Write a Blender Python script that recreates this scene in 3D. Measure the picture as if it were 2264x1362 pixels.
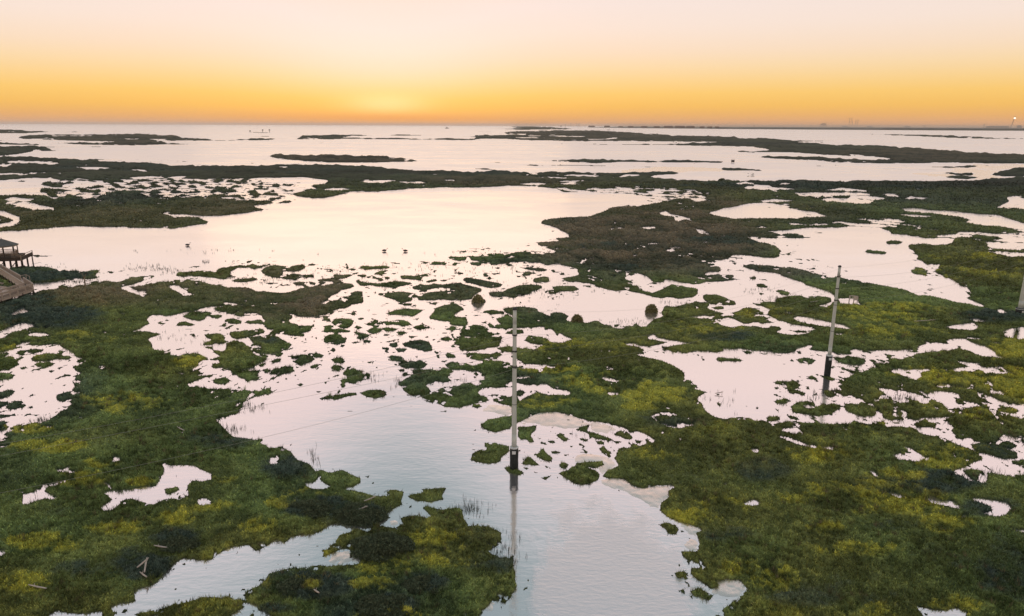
import bpy, math, random
import numpy as np
from mathutils import Vector, Matrix
S=bpy.context.scene
for o in list(bpy.data.objects): bpy.data.objects.remove(o)
COL=S.collection
# ================================================================ camera
cd=bpy.data.cameras.new('camera');cam=bpy.data.objects.new('camera',cd);COL.objects.link(cam)
cd.sensor_width=36;cd.lens=36*1600/2264;cd.clip_start=.5;cd.clip_end=120000
cam.matrix_world=Matrix.Translation((0,0,31))@Matrix.Rotation(math.radians(90-14.16),4,'X')@Matrix.Rotation(math.radians(0.22),4,'Z')
S.camera=cam
S.render.resolution_x=1024;S.render.resolution_y=616
# ================================================================ world: dusk sky
SUN_AZ=math.radians(-9.5);SUN_EL=math.radians(1.6)
w=bpy.data.worlds.new('World');S.world=w;w.use_nodes=True
N=w.node_tree.nodes;Lk=w.node_tree.links;N.clear()
def lin(c): 
    c=c/255.0
    return c/12.92 if c<=.04045 else ((c+.055)/1.055)**2.4
def L3(r,g,b): return (lin(r),lin(g),lin(b),1)
def nd(t,**k):
    n=N.new(t)
    for a,b in k.items(): setattr(n,a,b)
    return n
def mth(op,a=None,b=None,c=None,clamp=False):
    n=nd('ShaderNodeMath',operation=op);n.use_clamp=clamp
    for i,x in enumerate((a,b,c)):
        if x is None: continue
        if isinstance(x,(int,float)): n.inputs[i].default_value=x
        else: Lk.new(x,n.inputs[i])
    return n.outputs[0]
tc=nd('ShaderNodeTexCoord');sep=nd('ShaderNodeSeparateXYZ');Lk.new(tc.outputs['Generated'],sep.inputs[0])
el=mth('MULTIPLY',mth('ARCSINE',sep.outputs[2]),180/math.pi)          # elevation, degrees
az=mth('SUBTRACT',mth('ARCTAN2',sep.outputs[0],sep.outputs[1]),SUN_AZ)
azd=mth('MULTIPLY',az,180/math.pi)
gl=mth('EXPONENT',mth('MULTIPLY',mth('POWER',mth('ABSOLUTE',mth('DIVIDE',azd,8.0)),2.0),-1.0))   # near the sun's azimuth
gw=mth('EXPONENT',mth('MULTIPLY',mth('POWER',mth('ABSOLUTE',mth('DIVIDE',azd,24.0)),2.0),-1.0))
# brighter air bulges down towards the place where the sun has just sunk into the haze band
el2=mth('ADD',mth('MULTIPLY',el,mth('MULTIPLY_ADD',gl,.32,1.0)),mth('MULTIPLY',gw,.15))
STOPS=[(-90,(96,92,92)),(-3,(215,175,150)),(0.0,(229,172,128)),(0.35,(231,172,120)),(0.8,(240,180,108)),(1.5,(250,194,100)),(2.4,(254,205,115)),(3.3,(253,213,145)),(4.3,(252,220,174)),(5.4,(251,224,197)),
 (7.0,(250,229,215)),(9.0,(248,230,223)),(13,(246,226,216)),(19,(246,226,221)),(25,(235,219,219)),(31,(197,201,206)),(37,(150,168,173)),(50,(142,158,166)),(90,(128,148,170))]
def ramp_pos(e): return (e+90)/180 
# non linear map so the low stops keep their precision: t=0.5+0.5*sign(e)*sqrt(|e|/90)
t_=mth('MULTIPLY',mth('SQRT',mth('DIVIDE',mth('ABSOLUTE',el2),90.0)),mth('SIGN',el2))
t_=mth('MULTIPLY_ADD',t_,.5,.5)
cr=nd('ShaderNodeValToRGB');Lk.new(t_,cr.inputs[0]);cr.color_ramp.interpolation='LINEAR'
els=cr.color_ramp.elements
while len(els)>1: els.remove(els[0])
first=True
for e,c in STOPS:
    p=.5+.5*(1 if e>=0 else -1)*math.sqrt(abs(e)/90)
    if first: els[0].position=p;k=els[0];first=False
    else: k=els.new(p)
    k.color=L3(*c)
# pale disc of scattered light just over the haze band, orange under it
d2=mth('ADD',mth('POWER',mth('ABSOLUTE',mth('DIVIDE',azd,2.9)),2.0),mth('POWER',mth('ABSOLUTE',mth('DIVIDE',mth('SUBTRACT',el,1.65),0.75)),2.0))
disc=mth('MULTIPLY',mth('EXPONENT',mth('MULTIPLY',d2,-1.0)),.85)
mx=nd('ShaderNodeMixRGB',blend_type='MIX');Lk.new(disc,mx.inputs[0]);Lk.new(cr.outputs[0],mx.inputs[1]);mx.inputs[2].default_value=L3(255,229,160)
d3=mth('ADD',mth('POWER',mth('ABSOLUTE',mth('DIVIDE',azd,9.0)),2.0),mth('POWER',mth('ABSOLUTE',mth('DIVIDE',mth('SUBTRACT',el,.45),0.38)),2.0))
band=mth('MULTIPLY',mth('EXPONENT',mth('MULTIPLY',d3,-1.0)),.75)
mx2=nd('ShaderNodeMixRGB',blend_type='MIX');Lk.new(band,mx2.inputs[0]);Lk.new(mx.outputs[0],mx2.inputs[1]);mx2.inputs[2].default_value=L3(238,165,84)
bg=nd('ShaderNodeBackground');Lk.new(mx2.outputs[0],bg.inputs[0]);bg.inputs[1].default_value=.97
sky=nd('ShaderNodeTexSky',sky_type='NISHITA');sky.sun_disc=False;sky.sun_elevation=SUN_EL;sky.sun_rotation=SUN_AZ
sky.dust_density=2.0
bg2=nd('ShaderNodeBackground');Lk.new(sky.outputs[0],bg2.inputs[0]);bg2.inputs[1].default_value=.01
add=nd('ShaderNodeAddShader');Lk.new(bg.outputs[0],add.inputs[0]);Lk.new(bg2.outputs[0],add.inputs[1])
out=nd('ShaderNodeOutputWorld');Lk.new(add.outputs[0],out.inputs[0])
w.cycles.sampling_method='MANUAL';w.cycles.sample_map_resolution=1024
# ================================================================ sun: sunk into the haze, very soft
sd=bpy.data.lights.new('sun','SUN');sun=bpy.data.objects.new('sun',sd);COL.objects.link(sun)
sd.energy=.05;sd.angle=math.radians(28);sd.color=(1,.72,.42)
sv=Vector((math.sin(SUN_AZ)*math.cos(math.radians(4)),math.cos(SUN_AZ)*math.cos(math.radians(4)),math.sin(math.radians(4))))
sun.rotation_euler=sv.to_track_quat('Z','Y').to_euler()
# ================================================================ exposure
S.view_settings.view_transform='Standard';S.view_settings.look='None';S.view_settings.exposure=0;S.view_settings.gamma=1
S.cycles.max_bounces=6;S.cycles.volume_bounces=2;S.cycles.transparent_max_bounces=8
# ---------------------------------------------------------------- survey of the shoreline (plan of land, open water and mud)
TILE={'A':(0,230,3.7733),'B':(500,230,3.7733),'C':(1000,230,3.7733),'D':(1664,230,3.7733),
 'E':(0,440,3.405),'F':(560,500,3.405),'G':(1100,440,3.405),'H':(1664,440,3.405),
 'Q':(1540,280,6.81),
 'I':(0,800,2.4233),'J':(560,800,2.4233),'K':(1100,800,2.4233),'M':(1664,800,2.4233)}
BOX={'A':(0,230,550,470),'B':(550,230,1050,470),'C':(1050,230,1596,470),'Q':(1596,230,1668,470),'D':(1668,230,2264,470),
 'E':(0,470,580,820),'F':(580,470,1130,900),'G':(1130,470,1680,820),'H':(1680,470,2264,820),
 'I':(0,820,580,1362),'J':(580,900,1130,1362),'K':(1130,820,1680,1362),'M':(1680,820,2264,1362)}
U0,U1,V0,V1=-340,2604,283,1500
_PT=np.random.default_rng(99).permutation(4096)
_PV=np.random.default_rng(98).random(4096).astype(np.float32)
def _h(ix,iy,seed):
    return _PV[(_PT[(_PT[(ix+seed*131)&4095]+iy+seed*57)&4095])]
def vnoise(x,y,seed=0):
    fx=np.floor(x);fy=np.floor(y);ix=fx.astype(np.int64);iy=fy.astype(np.int64)
    tx=(x-fx);ty=(y-fy);tx=tx*tx*(3-2*tx);ty=ty*ty*(3-2*ty)
    a=_h(ix,iy,seed);b=_h(ix+1,iy,seed);c=_h(ix,iy+1,seed);d=_h(ix+1,iy+1,seed)
    return ((a+(b-a)*tx)*(1-ty)+(c+(d-c)*tx)*ty).astype(np.float32)
def fbm(x,y,o=4,seed=0,g=.5):
    s=0;a=1;t=0
    for i in range(o):
        s=s+a*vnoise(x*2**i+17.3*i,y*2**i+5.1*i,seed+i*31);t+=a;a*=g
    return s/t
def fill(poly,x0,y0,w,h):
    """even-odd fill of a polygon on a pixel raster -> (slice, bool array)"""
    xs=np.array([p[0] for p in poly]);ys=np.array([p[1] for p in poly])
    a=max(int(np.floor(xs.min()))-x0,0);b=min(int(np.ceil(xs.max()))-x0+1,w)
    c=max(int(np.floor(ys.min()))-y0,0);d=min(int(np.ceil(ys.max()))-y0+1,h)
    if b<=a or d<=c: return None
    X=(np.arange(a,b)+x0+.5)[None,:];Y=(np.arange(c,d)+y0+.5)[:,None]
    m=np.zeros((d-c,b-a),bool);n=len(poly)
    for i in range(n):
        x1,y1=poly[i];x2,y2=poly[(i+1)%n]
        if y1==y2: continue
        cr=((y1>Y)!=(y2>Y));m^=cr&(X<(x2-x1)*(Y-y1)/(y2-y1)+x1)
    return (slice(c,d),slice(a,b)),m
def box(a,r,ax):
    """box blur, radius r, along one axis"""
    if r<1: return a
    r=int(r);p=[(0,0),(0,0)];p[ax]=(r+1,r);q=np.cumsum(np.pad(a,p,mode='edge'),axis=ax,dtype=np.float64)
    n=a.shape[ax]
    if ax==0: return ((q[2*r+1:2*r+1+n]-q[:n])/(2*r+1)).astype(np.float32)
    return ((q[:,2*r+1:2*r+1+n]-q[:,:n])/(2*r+1)).astype(np.float32)
def blur(a,rx,ry,n=2):
    for _ in range(n): a=box(box(a,rx,1),ry,0)
    return a
SS=2   # raster cells per survey unit
def survey(txt):
    W,H=2264,1362
    m=np.zeros((H*SS,W*SS),np.uint8)          # 0 water 1 land 2 mud
    Y,X=np.mgrid[0:H*SS,0:W*SS].astype(np.float32)/SS
    for ln in txt.strip().split('\n'):
        t,c,*pp=ln.split();ox,oy,s=TILE[t];bx=BOX[t]
        P=[]
        for p in pp:
            x,y=map(float,p.split(','));P.append(((ox+x/s)*SS,(oy+y/s)*SS))
        # let shapes that touch the picture edge of their sheet run on to it
        r=fill(P,0,0,W*SS,H*SS)
        if r is None: continue
        (sy,sx),k=r
        y0,y1,x0,x1=sy.start,sy.stop,sx.start,sx.stop
        cy=np.arange(y0,y1);cx=np.arange(x0,x1)
        k=k&((cy>=bx[1]*SS)&(cy<bx[3]*SS))[:,None]&((cx>=bx[0]*SS)&(cx<bx[2]*SS))[None,:]
        sub=m[sy,sx]
        if c[0]=='S':
            th=float(c[1:]);xx=X[sy,sx];yy=Y[sy,sx];q=np.clip((yy-275)/150,.25,3)
            n=fbm(xx/(16*q),yy/(4.2*q),3,77)
            # threshold by rank so the wanted share is land
            v=n[k]
            if v.size: 
                cut=np.quantile(v,1-th);sub[k]=(v>cut).astype(np.uint8)
        else: sub[k]={'L':1,'W':0,'N':2}[c]
    m[(1361)*SS:]=m[1360*SS:1361*SS].repeat(1,0) if SS==1 else m[1360*SS]
    return m
# ---------------------------------------------------------------- camera maths (survey units -> metres on the ground)
F=1600.0;CH=31.0;PITCH=np.radians(14.16);ROLL=np.radians(0.22)
_p=np.pi/2-PITCH
RX=np.array([[1,0,0],[0,np.cos(_p),-np.sin(_p)],[0,np.sin(_p),np.cos(_p)]])
RZ=np.array([[np.cos(ROLL),-np.sin(ROLL),0],[np.sin(ROLL),np.cos(ROLL),0],[0,0,1]])
RM=RX@RZ
def ray(u,v):
    a=(np.asarray(u,float)-1132)/F;b=-(np.asarray(v,float)-681)/F
    return [RM[i,0]*a+RM[i,1]*b-RM[i,2] for i in range(3)]
def G(u,v,z=0.0):
    """point at height z on the sight line (u,v)"""
    d=ray(u,v);t=(z-CH)/d[2]
    return d[0]*t,d[1]*t,z
def proj(x,y,z):
    q=RM.T@np.array([x,y,z-CH]);return 1132+F*q[0]/-q[2],681-F*q[1]/-q[2]
def horizon(u):
    """row of the true horizon at column u"""
    return 681-403.7-np.tan(-ROLL)*(np.asarray(u,float)-1132)
MAP="""
A L 0,213 185,215 200,224 330,226 450,231 330,236 210,243 0,243
A L 555,231 625,227 720,233 640,235
A L 145,283 200,265 330,258 600,252 850,252 1060,250 1250,254 1380,262 1480,266 1520,282 1610,287 1730,290 1780,302 1900,303 2020,292 2264,293 2264,298 2050,300 1900,308 1750,306 1600,303 1440,305 1350,312 1400,325 1530,330 1700,329 1560,338 1440,336 1170,342 1120,345 700,338 440,325 480,322 760,324 1050,318 900,312 560,303 260,295 560,290 400,290 200,291
A W 380,266 450,262 870,262 780,267 500,269
A W 900,292 1060,288 1200,289 1150,296 960,296
A W 1310,312 1360,306 1440,306 1350,300 1440,290 1280,290 1210,290 1290,300
A L 0,300 60,302 0,306
A L 0,322 200,332 450,337 230,340 0,338
A L 700,356 850,354 960,355 820,359
A L 0,358 300,356 650,358 420,361 300,367 510,377 390,379 500,392 350,391 300,380 250,400 150,415 60,424 0,430
A L 0,443 220,442 360,449 480,455 640,465 700,473 760,462 900,458 760,474 960,485 1100,488 1230,488 1350,505 1430,513 1700,515 1900,515 2080,513 2264,508 2264,615 2050,622 1850,690 1650,690 1500,660 1300,640 1180,640 1000,645 850,655 650,630 560,640 480,640 350,650 400,620 300,612 200,620 0,632
A W 30,485 80,473 330,478 510,490 440,510 380,505 300,498 170,495 90,490
A W 0,505 100,508 60,520 0,525
A W 470,528 520,520 900,524 960,545 1160,540 1250,555 1240,565 1180,562 1060,550 700,538 560,532
A W 0,572 100,570 170,575 260,565 600,570 560,580 330,580 220,592 0,590
A W 800,600 860,594 1100,605 1240,600 1400,602 1560,595 1700,592 1550,603 1500,622 1380,612 1200,620 1060,618 1000,605
A W 1270,550 1300,550 1290,563
A W 1330,552 1376,550 1360,560
A W 480,602 530,601 500,606
A W 0,635 240,615 420,614 560,640 400,650 340,680 340,705 240,735 150,752 60,756 0,765
A L 100,650 160,640 240,637 200,648
A S.5 470,640 560,610 700,610 1200,620 1700,620 2264,612 2264,800 1900,782 1650,775 1400,770 1250,775 1000,745 860,745 700,792 600,775 420,770 380,745 480,700
A W 2050,640 2110,620 2264,616 2264,655 2150,662
A W 560,705 640,640 780,650 860,645 880,665 760,690 660,690
A L 335,670 390,648 500,650 520,690 440,690
A L 245,735 330,735 340,705 460,710 540,735 430,742
A L 0,765 70,758 200,757 330,762 420,770 400,795 530,780 600,775 700,792 760,785 850,755 1000,750 1100,740 1250,770 1400,775 1700,780 1900,785 2080,798 2264,808 2264,815 2220,840 2100,850 2200,875 2200,890 2100,900 1900,920 1800,943 0,943
A W 0,800 110,770 200,785 310,790 420,787 400,797 200,792 310,805 200,810 100,805 30,800
A W 0,835 40,830 60,810 200,815 330,835 400,850 450,862 440,880 300,877 200,865 130,840 60,835
A W 980,820 1020,805 1090,822 1000,828
A W 1590,865 1620,868 1670,882 1600,875
A W 1340,915 1390,890 1480,918 1650,925 1700,943 1450,943 1400,925
A W 0,878 60,900 150,943 0,943
A W 1220,775 1400,785 1420,793 1280,785
A W 1030,785 1105,787 1040,793
A W 810,795 860,797 820,805
B L 40,235 200,232 380,240 360,242 100,238
B L 190,270 360,268 360,273
B L 370,267 580,268 700,262 900,257 1120,257 1260,263 1050,264 1010,272 950,280 1200,283 1500,285 1640,292 1780,285 2000,290 2100,292 2264,295 2264,299 1960,301 1700,297 1000,290 850,295 600,294 420,290 380,298 260,303 0,307 0,300 150,292 380,286 590,292 600,280 640,270
B L 1340,262 1420,255 1600,256 1750,260 1560,263
B L 1970,273 2100,268 2050,260 2264,258 2264,285 2100,276
B L 360,435 400,417 500,422 700,428 860,424 1000,425 1150,432 1280,436 1400,446 1500,456 1560,468 1620,476 1500,480 1200,485 850,485 700,475 550,465 430,455
B L 0,515 200,512 380,507 600,502 800,502 1000,510 1240,520 1340,535 1480,545 1560,555 1750,555 1800,550 1950,560 2080,570 2180,568 2230,548 2264,548 2264,680 2150,688 1980,695 1800,690 1600,700 1400,715 1200,730 1050,740 950,752 880,765 810,780 720,785 650,775 580,765 540,750 600,735 660,715 760,700 700,680 820,660 850,635 750,620 650,605 400,612 330,610 200,615 100,630 0,640
B S.4 0,640 200,615 330,620 560,655 620,690 620,700 540,750 560,765 440,800 300,800 0,795
B W 180,625 330,615 480,622 560,640 560,660 420,650 300,640
B W 780,710 850,698 960,698 1100,712 1000,720 850,718
B W 1090,640 1240,632 1400,630 1440,640 1330,655 1180,655
B W 1420,650 1440,640 1600,640 1790,658 1600,660
B W 1810,625 1900,625 1920,640 1850,638
B W 1620,680 1660,672 1660,685
B W 730,742 755,745 740,755
B W 410,517 520,518 500,535 460,530
B W 1620,575 1820,580 1700,584
B L 0,795 200,800 400,804 560,808 520,825 380,830 220,850 320,880 280,892 120,905 0,918
B W 220,850 250,848 300,872 270,868
C L 340,208 400,203 600,203 450,190 560,186 700,187 800,190 900,200 1040,207 880,213 600,214
C L 430,238 500,228 760,225 900,222 1200,222 1380,230 1550,240 1720,250 1850,260 2000,265 2264,270 2264,315 2000,313 1500,308 1200,308 1000,310 830,305 600,300 450,290 250,290 130,298 0,301 0,294 130,288 250,280 90,275 200,265 150,258 330,262 480,255 440,245
C L 210,231 330,230 320,233
C W 535,250 625,245 610,260 540,258
C W 460,276 640,278 800,283 540,283
C W 790,262 900,264 1250,272 1000,276 820,272
C W 1060,295 1280,290 1330,280 1382,282 1380,290 1240,297 1100,298
C W 1440,288 1550,288 1500,293
C W 620,262 750,263 740,270 640,270
C L 1000,330 1150,332 1300,335 1500,335 1800,335 2000,327 2150,325 2264,316 2264,350 2050,348 1850,342 1500,341 1150,338
C L 750,473 860,466 1000,465 1300,463 1700,475 1900,470 2264,480 2264,488 1900,487 1700,487 1550,482 1420,482 1200,492 1050,486 880,478
C L 540,509 660,506 780,511 700,515
C L 800,510 1100,508 1290,514 1250,520 1150,516 850,514
C L 1320,513 1450,515 1400,518
C L 270,486 420,488 560,490 420,492
C L 150,538 300,538 400,550 250,545
C N 1380,570 1430,552 1600,540 1700,530 1900,526 2264,530 2264,560 2000,562 1880,570 1600,575
C L 1540,522 1620,520 1730,523 1640,527
C L 0,560 250,560 310,568 330,550 420,550 540,558 560,570 610,563 640,575 720,570 870,560 930,568 1100,572 1300,575 1500,570 1700,568 1830,562 1900,575 1850,585 1700,590 1640,600 1700,615 1850,622 2000,635 2130,640 2200,640 2264,620 2264,870 2130,910 2264,943 1100,943 1130,925 1250,905 1330,860 1400,850 1550,850 1640,830 1740,820 1750,805 1650,790 1500,748 1400,745 1200,735 1060,715 1050,735 930,735 860,700 720,690 560,680 460,675 350,685 150,692 0,695
C W 560,600 590,595 880,605 1000,618 820,615 600,605
C W 920,590 1000,585 1200,592 1270,603 1180,602 940,600
C W 1310,605 1400,602 1420,588 1560,585 1560,600 1400,610
C W 880,640 1000,632 1200,635 1050,642 900,648
C W 900,655 1060,660 1070,672 900,668
C W 840,585 890,585 890,596
C W 560,660 700,650 800,660 760,675 600,670
C W 850,690 900,695 1080,718 1040,730 950,725 900,710
C W 1850,650 1895,652 1860,657
C S.4 1060,715 1250,690 1500,680 1650,680 1900,705 2150,720 2180,800 2100,812 1900,800 1750,800 1650,790 1500,745 1250,735
C W 2130,910 2200,890 2264,862 2264,943 2170,925
C W 1725,903 1750,893 1830,882 1860,880 1790,897 1860,915 1950,935 1900,943 1820,930
C W 1880,878 1920,862 1930,868 1890,880
C W 1980,852 2020,845 2010,857
C W 2130,838 2170,838 2150,845
C W 2215,682 2264,680 2264,690
D L 880,248 1200,253 1500,258 1750,268 2000,280 2264,288 2264,293 1950,290 1650,280 1400,268 1000,254
D L 0,288 120,285 230,297 300,306 690,305 650,310 330,312 400,320 600,335 760,342 850,345 960,352 1010,347 1100,350 1150,358 1180,350 1220,365 1400,372 1470,375 1560,388 1880,412 1990,415 2160,420 2264,430 2264,495 2000,493 1600,485 1300,480 1150,465 1150,450 1000,435 800,430 600,420 300,400 220,400 160,385 100,370 0,360
D L 0,395 160,388 220,400 100,402 0,403
D W 830,392 900,388 890,398
D W 790,418 900,422 930,430 820,428
D L 50,445 80,437 300,442 540,440 700,455 900,465 1150,470 1350,480 1560,490 1340,492 1000,492 640,480 560,470 400,462 200,455
D L 480,516 560,513 620,521
D L 1080,540 1200,540 1260,545 1120,543
D L 1370,545 1530,548 1400,550
D L 0,545 90,552 60,558 0,555
D L 50,505 200,505 100,508
D N 1260,575 1580,580 1640,570 1700,545 1550,530 1400,525 1600,522 1750,520 1850,500 2264,498 2264,640 1900,635 1800,625 1600,600 1400,590
D L 1410,525 1600,520 1750,520 1870,508 1880,520 1800,530 1600,530
D L 2120,545 2264,525 2264,600 2100,600 1980,590
D L 1580,575 1640,570 1720,580 1850,575 1830,595 1700,590
D L 1600,605 1750,600 1900,610 1800,625 1640,615
D L 1850,640 2000,620 2264,610 2264,640
D W 1880,508 1920,505 2264,515 2264,525 1950,525
D W 1800,535 2110,538 2130,548 1850,545
D W 2100,600 2264,596 2264,604
D L 0,635 200,635 450,632 650,640 800,650 830,635 1050,640 1200,640 1450,645 1560,645 1650,635 1800,640 2264,640 2264,943 0,943
D W 0,670 140,672 160,690 340,700 360,712 200,712 0,710
D W 220,655 310,655 310,672 230,672
D W 565,712 650,705 720,697 860,705 940,715 950,732 800,728 620,722
D W 350,742 400,730 560,735 800,738 980,742 980,760 800,762 640,770 420,770 370,755
D W 510,795 620,785 800,785 820,765 1050,768 1110,780 1110,792 1020,795 980,825 860,828 700,815
D W 1090,740 1210,742 1212,772 1120,775 1125,755 1090,752
D W 1290,770 1330,755 1360,770 1480,768 1440,785 1290,792
D W 20,805 100,795 410,795 300,805 200,820 60,815
D W 0,823 150,826 320,850 280,862 400,882 520,895 640,935 640,943 0,943
D W 170,720 215,722 210,738 180,738
D W 160,768 225,762 200,776
D W 240,830 310,828 300,836
D W 460,840 540,855 490,862
D W 630,868 665,872 640,875
D W 1210,868 1300,855 1380,860 1500,880 1700,890 1850,905 2000,910 2264,930 2264,943 1600,943 1500,915 1400,905 1250,890 1270,880
D W 1580,852 1700,865 1850,862 1720,875 1640,865
D N 1130,910 1250,912 1350,943 1200,943
D W 2010,855 2100,830 2140,810 2110,765 2200,762 2264,790 2264,880 2150,870
D W 1355,697 1420,700 1410,710 1360,706
D W 1640,755 1690,758 1650,768
D W 800,898 850,898 840,905
E L 0,0 2043,0 2043,42 1900,45 1920,60 1990,82 1850,100 1690,120 1530,120 1500,140 1550,160 1575,170 1550,185 1440,195 1320,218 1080,215 880,210 700,205 560,198 420,212 200,228 60,236 0,242
E W 0,80 40,95 80,105 140,135 150,160 100,190 0,215 0,185 60,175 100,155 60,140 0,122
E W 1210,100 1250,97 1280,112 1480,110 1540,128 1400,132 1280,125
E W 900,108 950,104 930,114
E W 1100,130 1110,125 1110,138
E W 1215,208 1260,198 1295,204 1250,212
E L 200,425 280,420 320,428 400,425 400,430 280,435
E L 50,520 140,500 250,505 350,505 430,530 540,535 640,545 680,535 740,530 745,545 700,590 560,595 400,610 260,620 200,640 180,600 80,540
E L 800,545 860,548 850,562 820,560
E L 880,545 950,532 910,550
E L 0,545 100,600 190,640 100,660 0,650
E W 0,650 50,660 60,675 0,685
E L 1320,575 1350,550 1440,545 1560,530 1600,545 1680,510 1850,490 2043,480 2043,495 1950,510 1800,515 1740,540 1730,560 1790,585 1700,600 1500,580 1380,585
E L 1740,610 1800,600 1930,595 1930,610 1850,625 1760,622
E L 1960,540 2043,505 2043,580 1980,560
E L 0,740 100,740 240,690 260,675 400,680 480,650 600,640 700,615 830,615 900,620 940,600 1000,590 1060,578 1160,575 1165,585 1110,605 1040,625 1000,640 900,660 1000,705 1090,735 1140,715 1060,690 1000,670 960,655 1050,658 1100,640 1200,620 1290,615 1300,640 1240,655 1330,690 1380,725 1470,715 1380,675 1330,640 1300,605 1400,605 1500,615 1600,640 1720,660 1850,655 1930,690 2043,690 2043,790 1850,800 1800,780 1660,765 1700,795 1600,800 1470,830 1300,870 1120,868 1110,900 1130,935 1050,965 980,990 1100,990 1220,1018 1110,1045 1150,1090 1160,1130 1260,1140 1220,1165 1350,1175 1400,1160 1500,1160 1565,1200 1510,1245 1430,1265 1440,1275 1520,1300 1560,1315 1530,1330 1430,1350 1420,1362 0,1362
E L 1370,880 1440,850 1590,850 1560,880 1550,900 1500,915 1440,905
E L 1560,875 1680,870 1670,888 1600,890
E L 1320,960 1350,930 1400,920 1470,945 1430,955 1380,950
E L 1185,930 1255,935 1240,945 1190,942
E L 1250,905 1270,900 1265,912
E L 1640,960 1690,940 1690,905 1760,895 1820,920 1815,940 1740,940 1690,960
E L 1600,820 1700,800 1850,800 2043,800 2043,860 1960,870 1800,880 1760,870 1770,850 1700,840 1640,840
E W 1830,855 1940,857 1960,875 1930,870 1840,866
E L 1850,920 1990,900 1990,930 1900,935
E L 1990,880 2043,870 2043,960 2000,960
E L 1380,978 1460,978 1420,985
E L 1510,985 1580,990 1550,996
E L 1540,1020 1640,1010 1700,1030 1690,1085 1620,1090 1580,1080 1590,1050 1560,1045
E L 1730,1000 1900,985 1980,970 1990,1000 1900,1030 1790,1050 1720,1030
E L 1870,1040 1950,1030 2043,1035 2043,1080 1950,1090 1900,1070
E L 1700,1090 1760,1060 1830,1075 1890,1110 1900,1160 2000,1195 1990,1215 1870,1275 1770,1300 1650,1290 1690,1260 1640,1205 1680,1180 1590,1150 1690,1130
E L 1530,1110 1600,1108 1610,1130 1560,1122
E L 1900,1115 2043,1105 2043,1150 1920,1150
E L 1320,1130 1400,1120 1340,1140
E L 1730,1320 1850,1285 2000,1290 2043,1300 2043,1362 1750,1362 1640,1362 1750,1345
E W 0,990 60,955 170,920 300,928 290,965 230,995 150,990 80,1000 20,1040 0,1050
E W 220,1005 330,1000 395,1020 300,1032 210,1025
E W 95,1080 220,1070 330,1057 370,1060 230,1080 180,1100 330,1095 440,1085 450,1105 500,1120 560,1150 560,1180 650,1195 650,1215 600,1250 560,1260 570,1290 620,1300 590,1340 560,1362 0,1362 0,1150 60,1130 130,1105
E L 0,1160 60,1155 105,1170 110,1220 150,1240 100,1265 0,1280
E L 120,1160 150,1140 250,1130 330,1130 310,1145 220,1170 170,1180
E L 230,1200 280,1165 340,1155 430,1165 540,1190 500,1210 430,1200 350,1215 260,1215
E L 250,1245 300,1225 420,1235 380,1255 280,1262
E L 150,1270 200,1265 215,1278 160,1285
E L 0,1315 60,1312 120,1330 60,1355 0,1355
E L 560,1160 650,1150 655,1190 600,1185
E W 50,850 160,820 220,830 200,850 100,875 60,865
E W 120,790 200,790 170,820
E W 885,838 920,850 950,845 940,858 890,854
E W 755,994 800,983 795,1005
E W 830,990 890,1005 850,1008
E W 730,1270 760,1238 800,1260 795,1275
E W 435,940 460,920 520,910 480,930
E W 320,960 350,945 390,948 340,968
E W 1150,765 1180,775 1230,770 1190,797
E W 1245,805 1350,817 1350,825 1260,812
E W 1190,1320 1300,1300 1370,1285 1360,1310 1240,1327
E W 565,805 600,797 570,812
E W 620,785 650,800 690,790 640,803
E W 745,1050 765,1048 755,1060
F L 0,280 130,272 130,290 40,305 0,310
F L 55,345 80,310 150,290 280,300 430,280 490,290 410,300 350,330 290,350 330,360 460,370 460,385 370,385 320,400 250,400 160,385 90,370
F W 190,322 215,318 210,330
F W 240,355 290,350 320,358 270,364
F L 290,430 390,415 395,440 330,445
F L 60,425 190,425 190,432 120,438
F L 420,415 480,420 470,435 425,435
F L 480,400 600,385 640,370 720,360 750,368 700,385 620,400 570,412 490,412
F L 660,325 690,310 690,280 705,280 715,315 780,320 760,335 690,335
F L 520,320 590,322 580,330 530,326
F L 795,305 820,295 900,305 980,295 1070,312 920,320 850,327 800,318
F L 770,362 850,365 900,370 920,385 980,400 975,412 900,395 820,385
F L 760,405 850,425 930,430 1000,430 1050,415 1130,415 1210,435 1150,445 1080,460 1000,455 940,455 900,445 810,450 780,430
F L 1100,370 1180,370 1275,385 1260,405 1180,400 1110,390
F L 970,350 1010,350 1000,362 975,360
F L 980,380 1030,378 1030,395 1000,402
F L 1020,355 1085,352 1060,365
F L 1030,325 1085,325 1060,335
F L 1020,270 1100,278 1100,287 1050,283
F L 1250,265 1380,270 1450,265 1550,275 1520,298 1440,292 1330,290
F L 1310,318 1370,318 1350,328
F L 1300,357 1340,353 1330,365
F L 1445,240 1480,225 1600,230 1720,205 1850,200 1950,190 2043,185 2043,260 1980,270 1870,285 1740,280 1700,260 1620,255 1550,262 1460,255
F W 1810,232 1860,236 1950,225 1950,235 1880,240
F L 1625,275 1680,265 1720,285 1710,298 1640,292
F L 1740,332 1810,335 1780,340
F L 1820,332 1850,335 1830,340
F L 1725,370 1745,350 1775,370 1770,382 1735,380
F L 1290,415 1350,400 1390,400 1380,415 1320,422
F L 1400,405 1460,400 1470,410 1420,415
F L 1480,370 1535,370 1510,382
F L 1580,400 1620,390 1700,395 1790,415 1880,435 1860,455 1780,465 1700,440 1620,420
F L 1190,455 1240,445 1350,440 1500,428 1580,430 1650,450 1715,465 1715,490 1680,500 1640,545 1540,555 1440,548 1330,550 1250,555 1240,535 1200,530 1200,562 1080,565 1060,550 990,535 985,505 1100,488 1180,495 1250,508 1330,495 1480,480 1480,462 1400,460 1290,480 1220,475
F L 1670,540 1750,550 1755,578 1670,578
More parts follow.
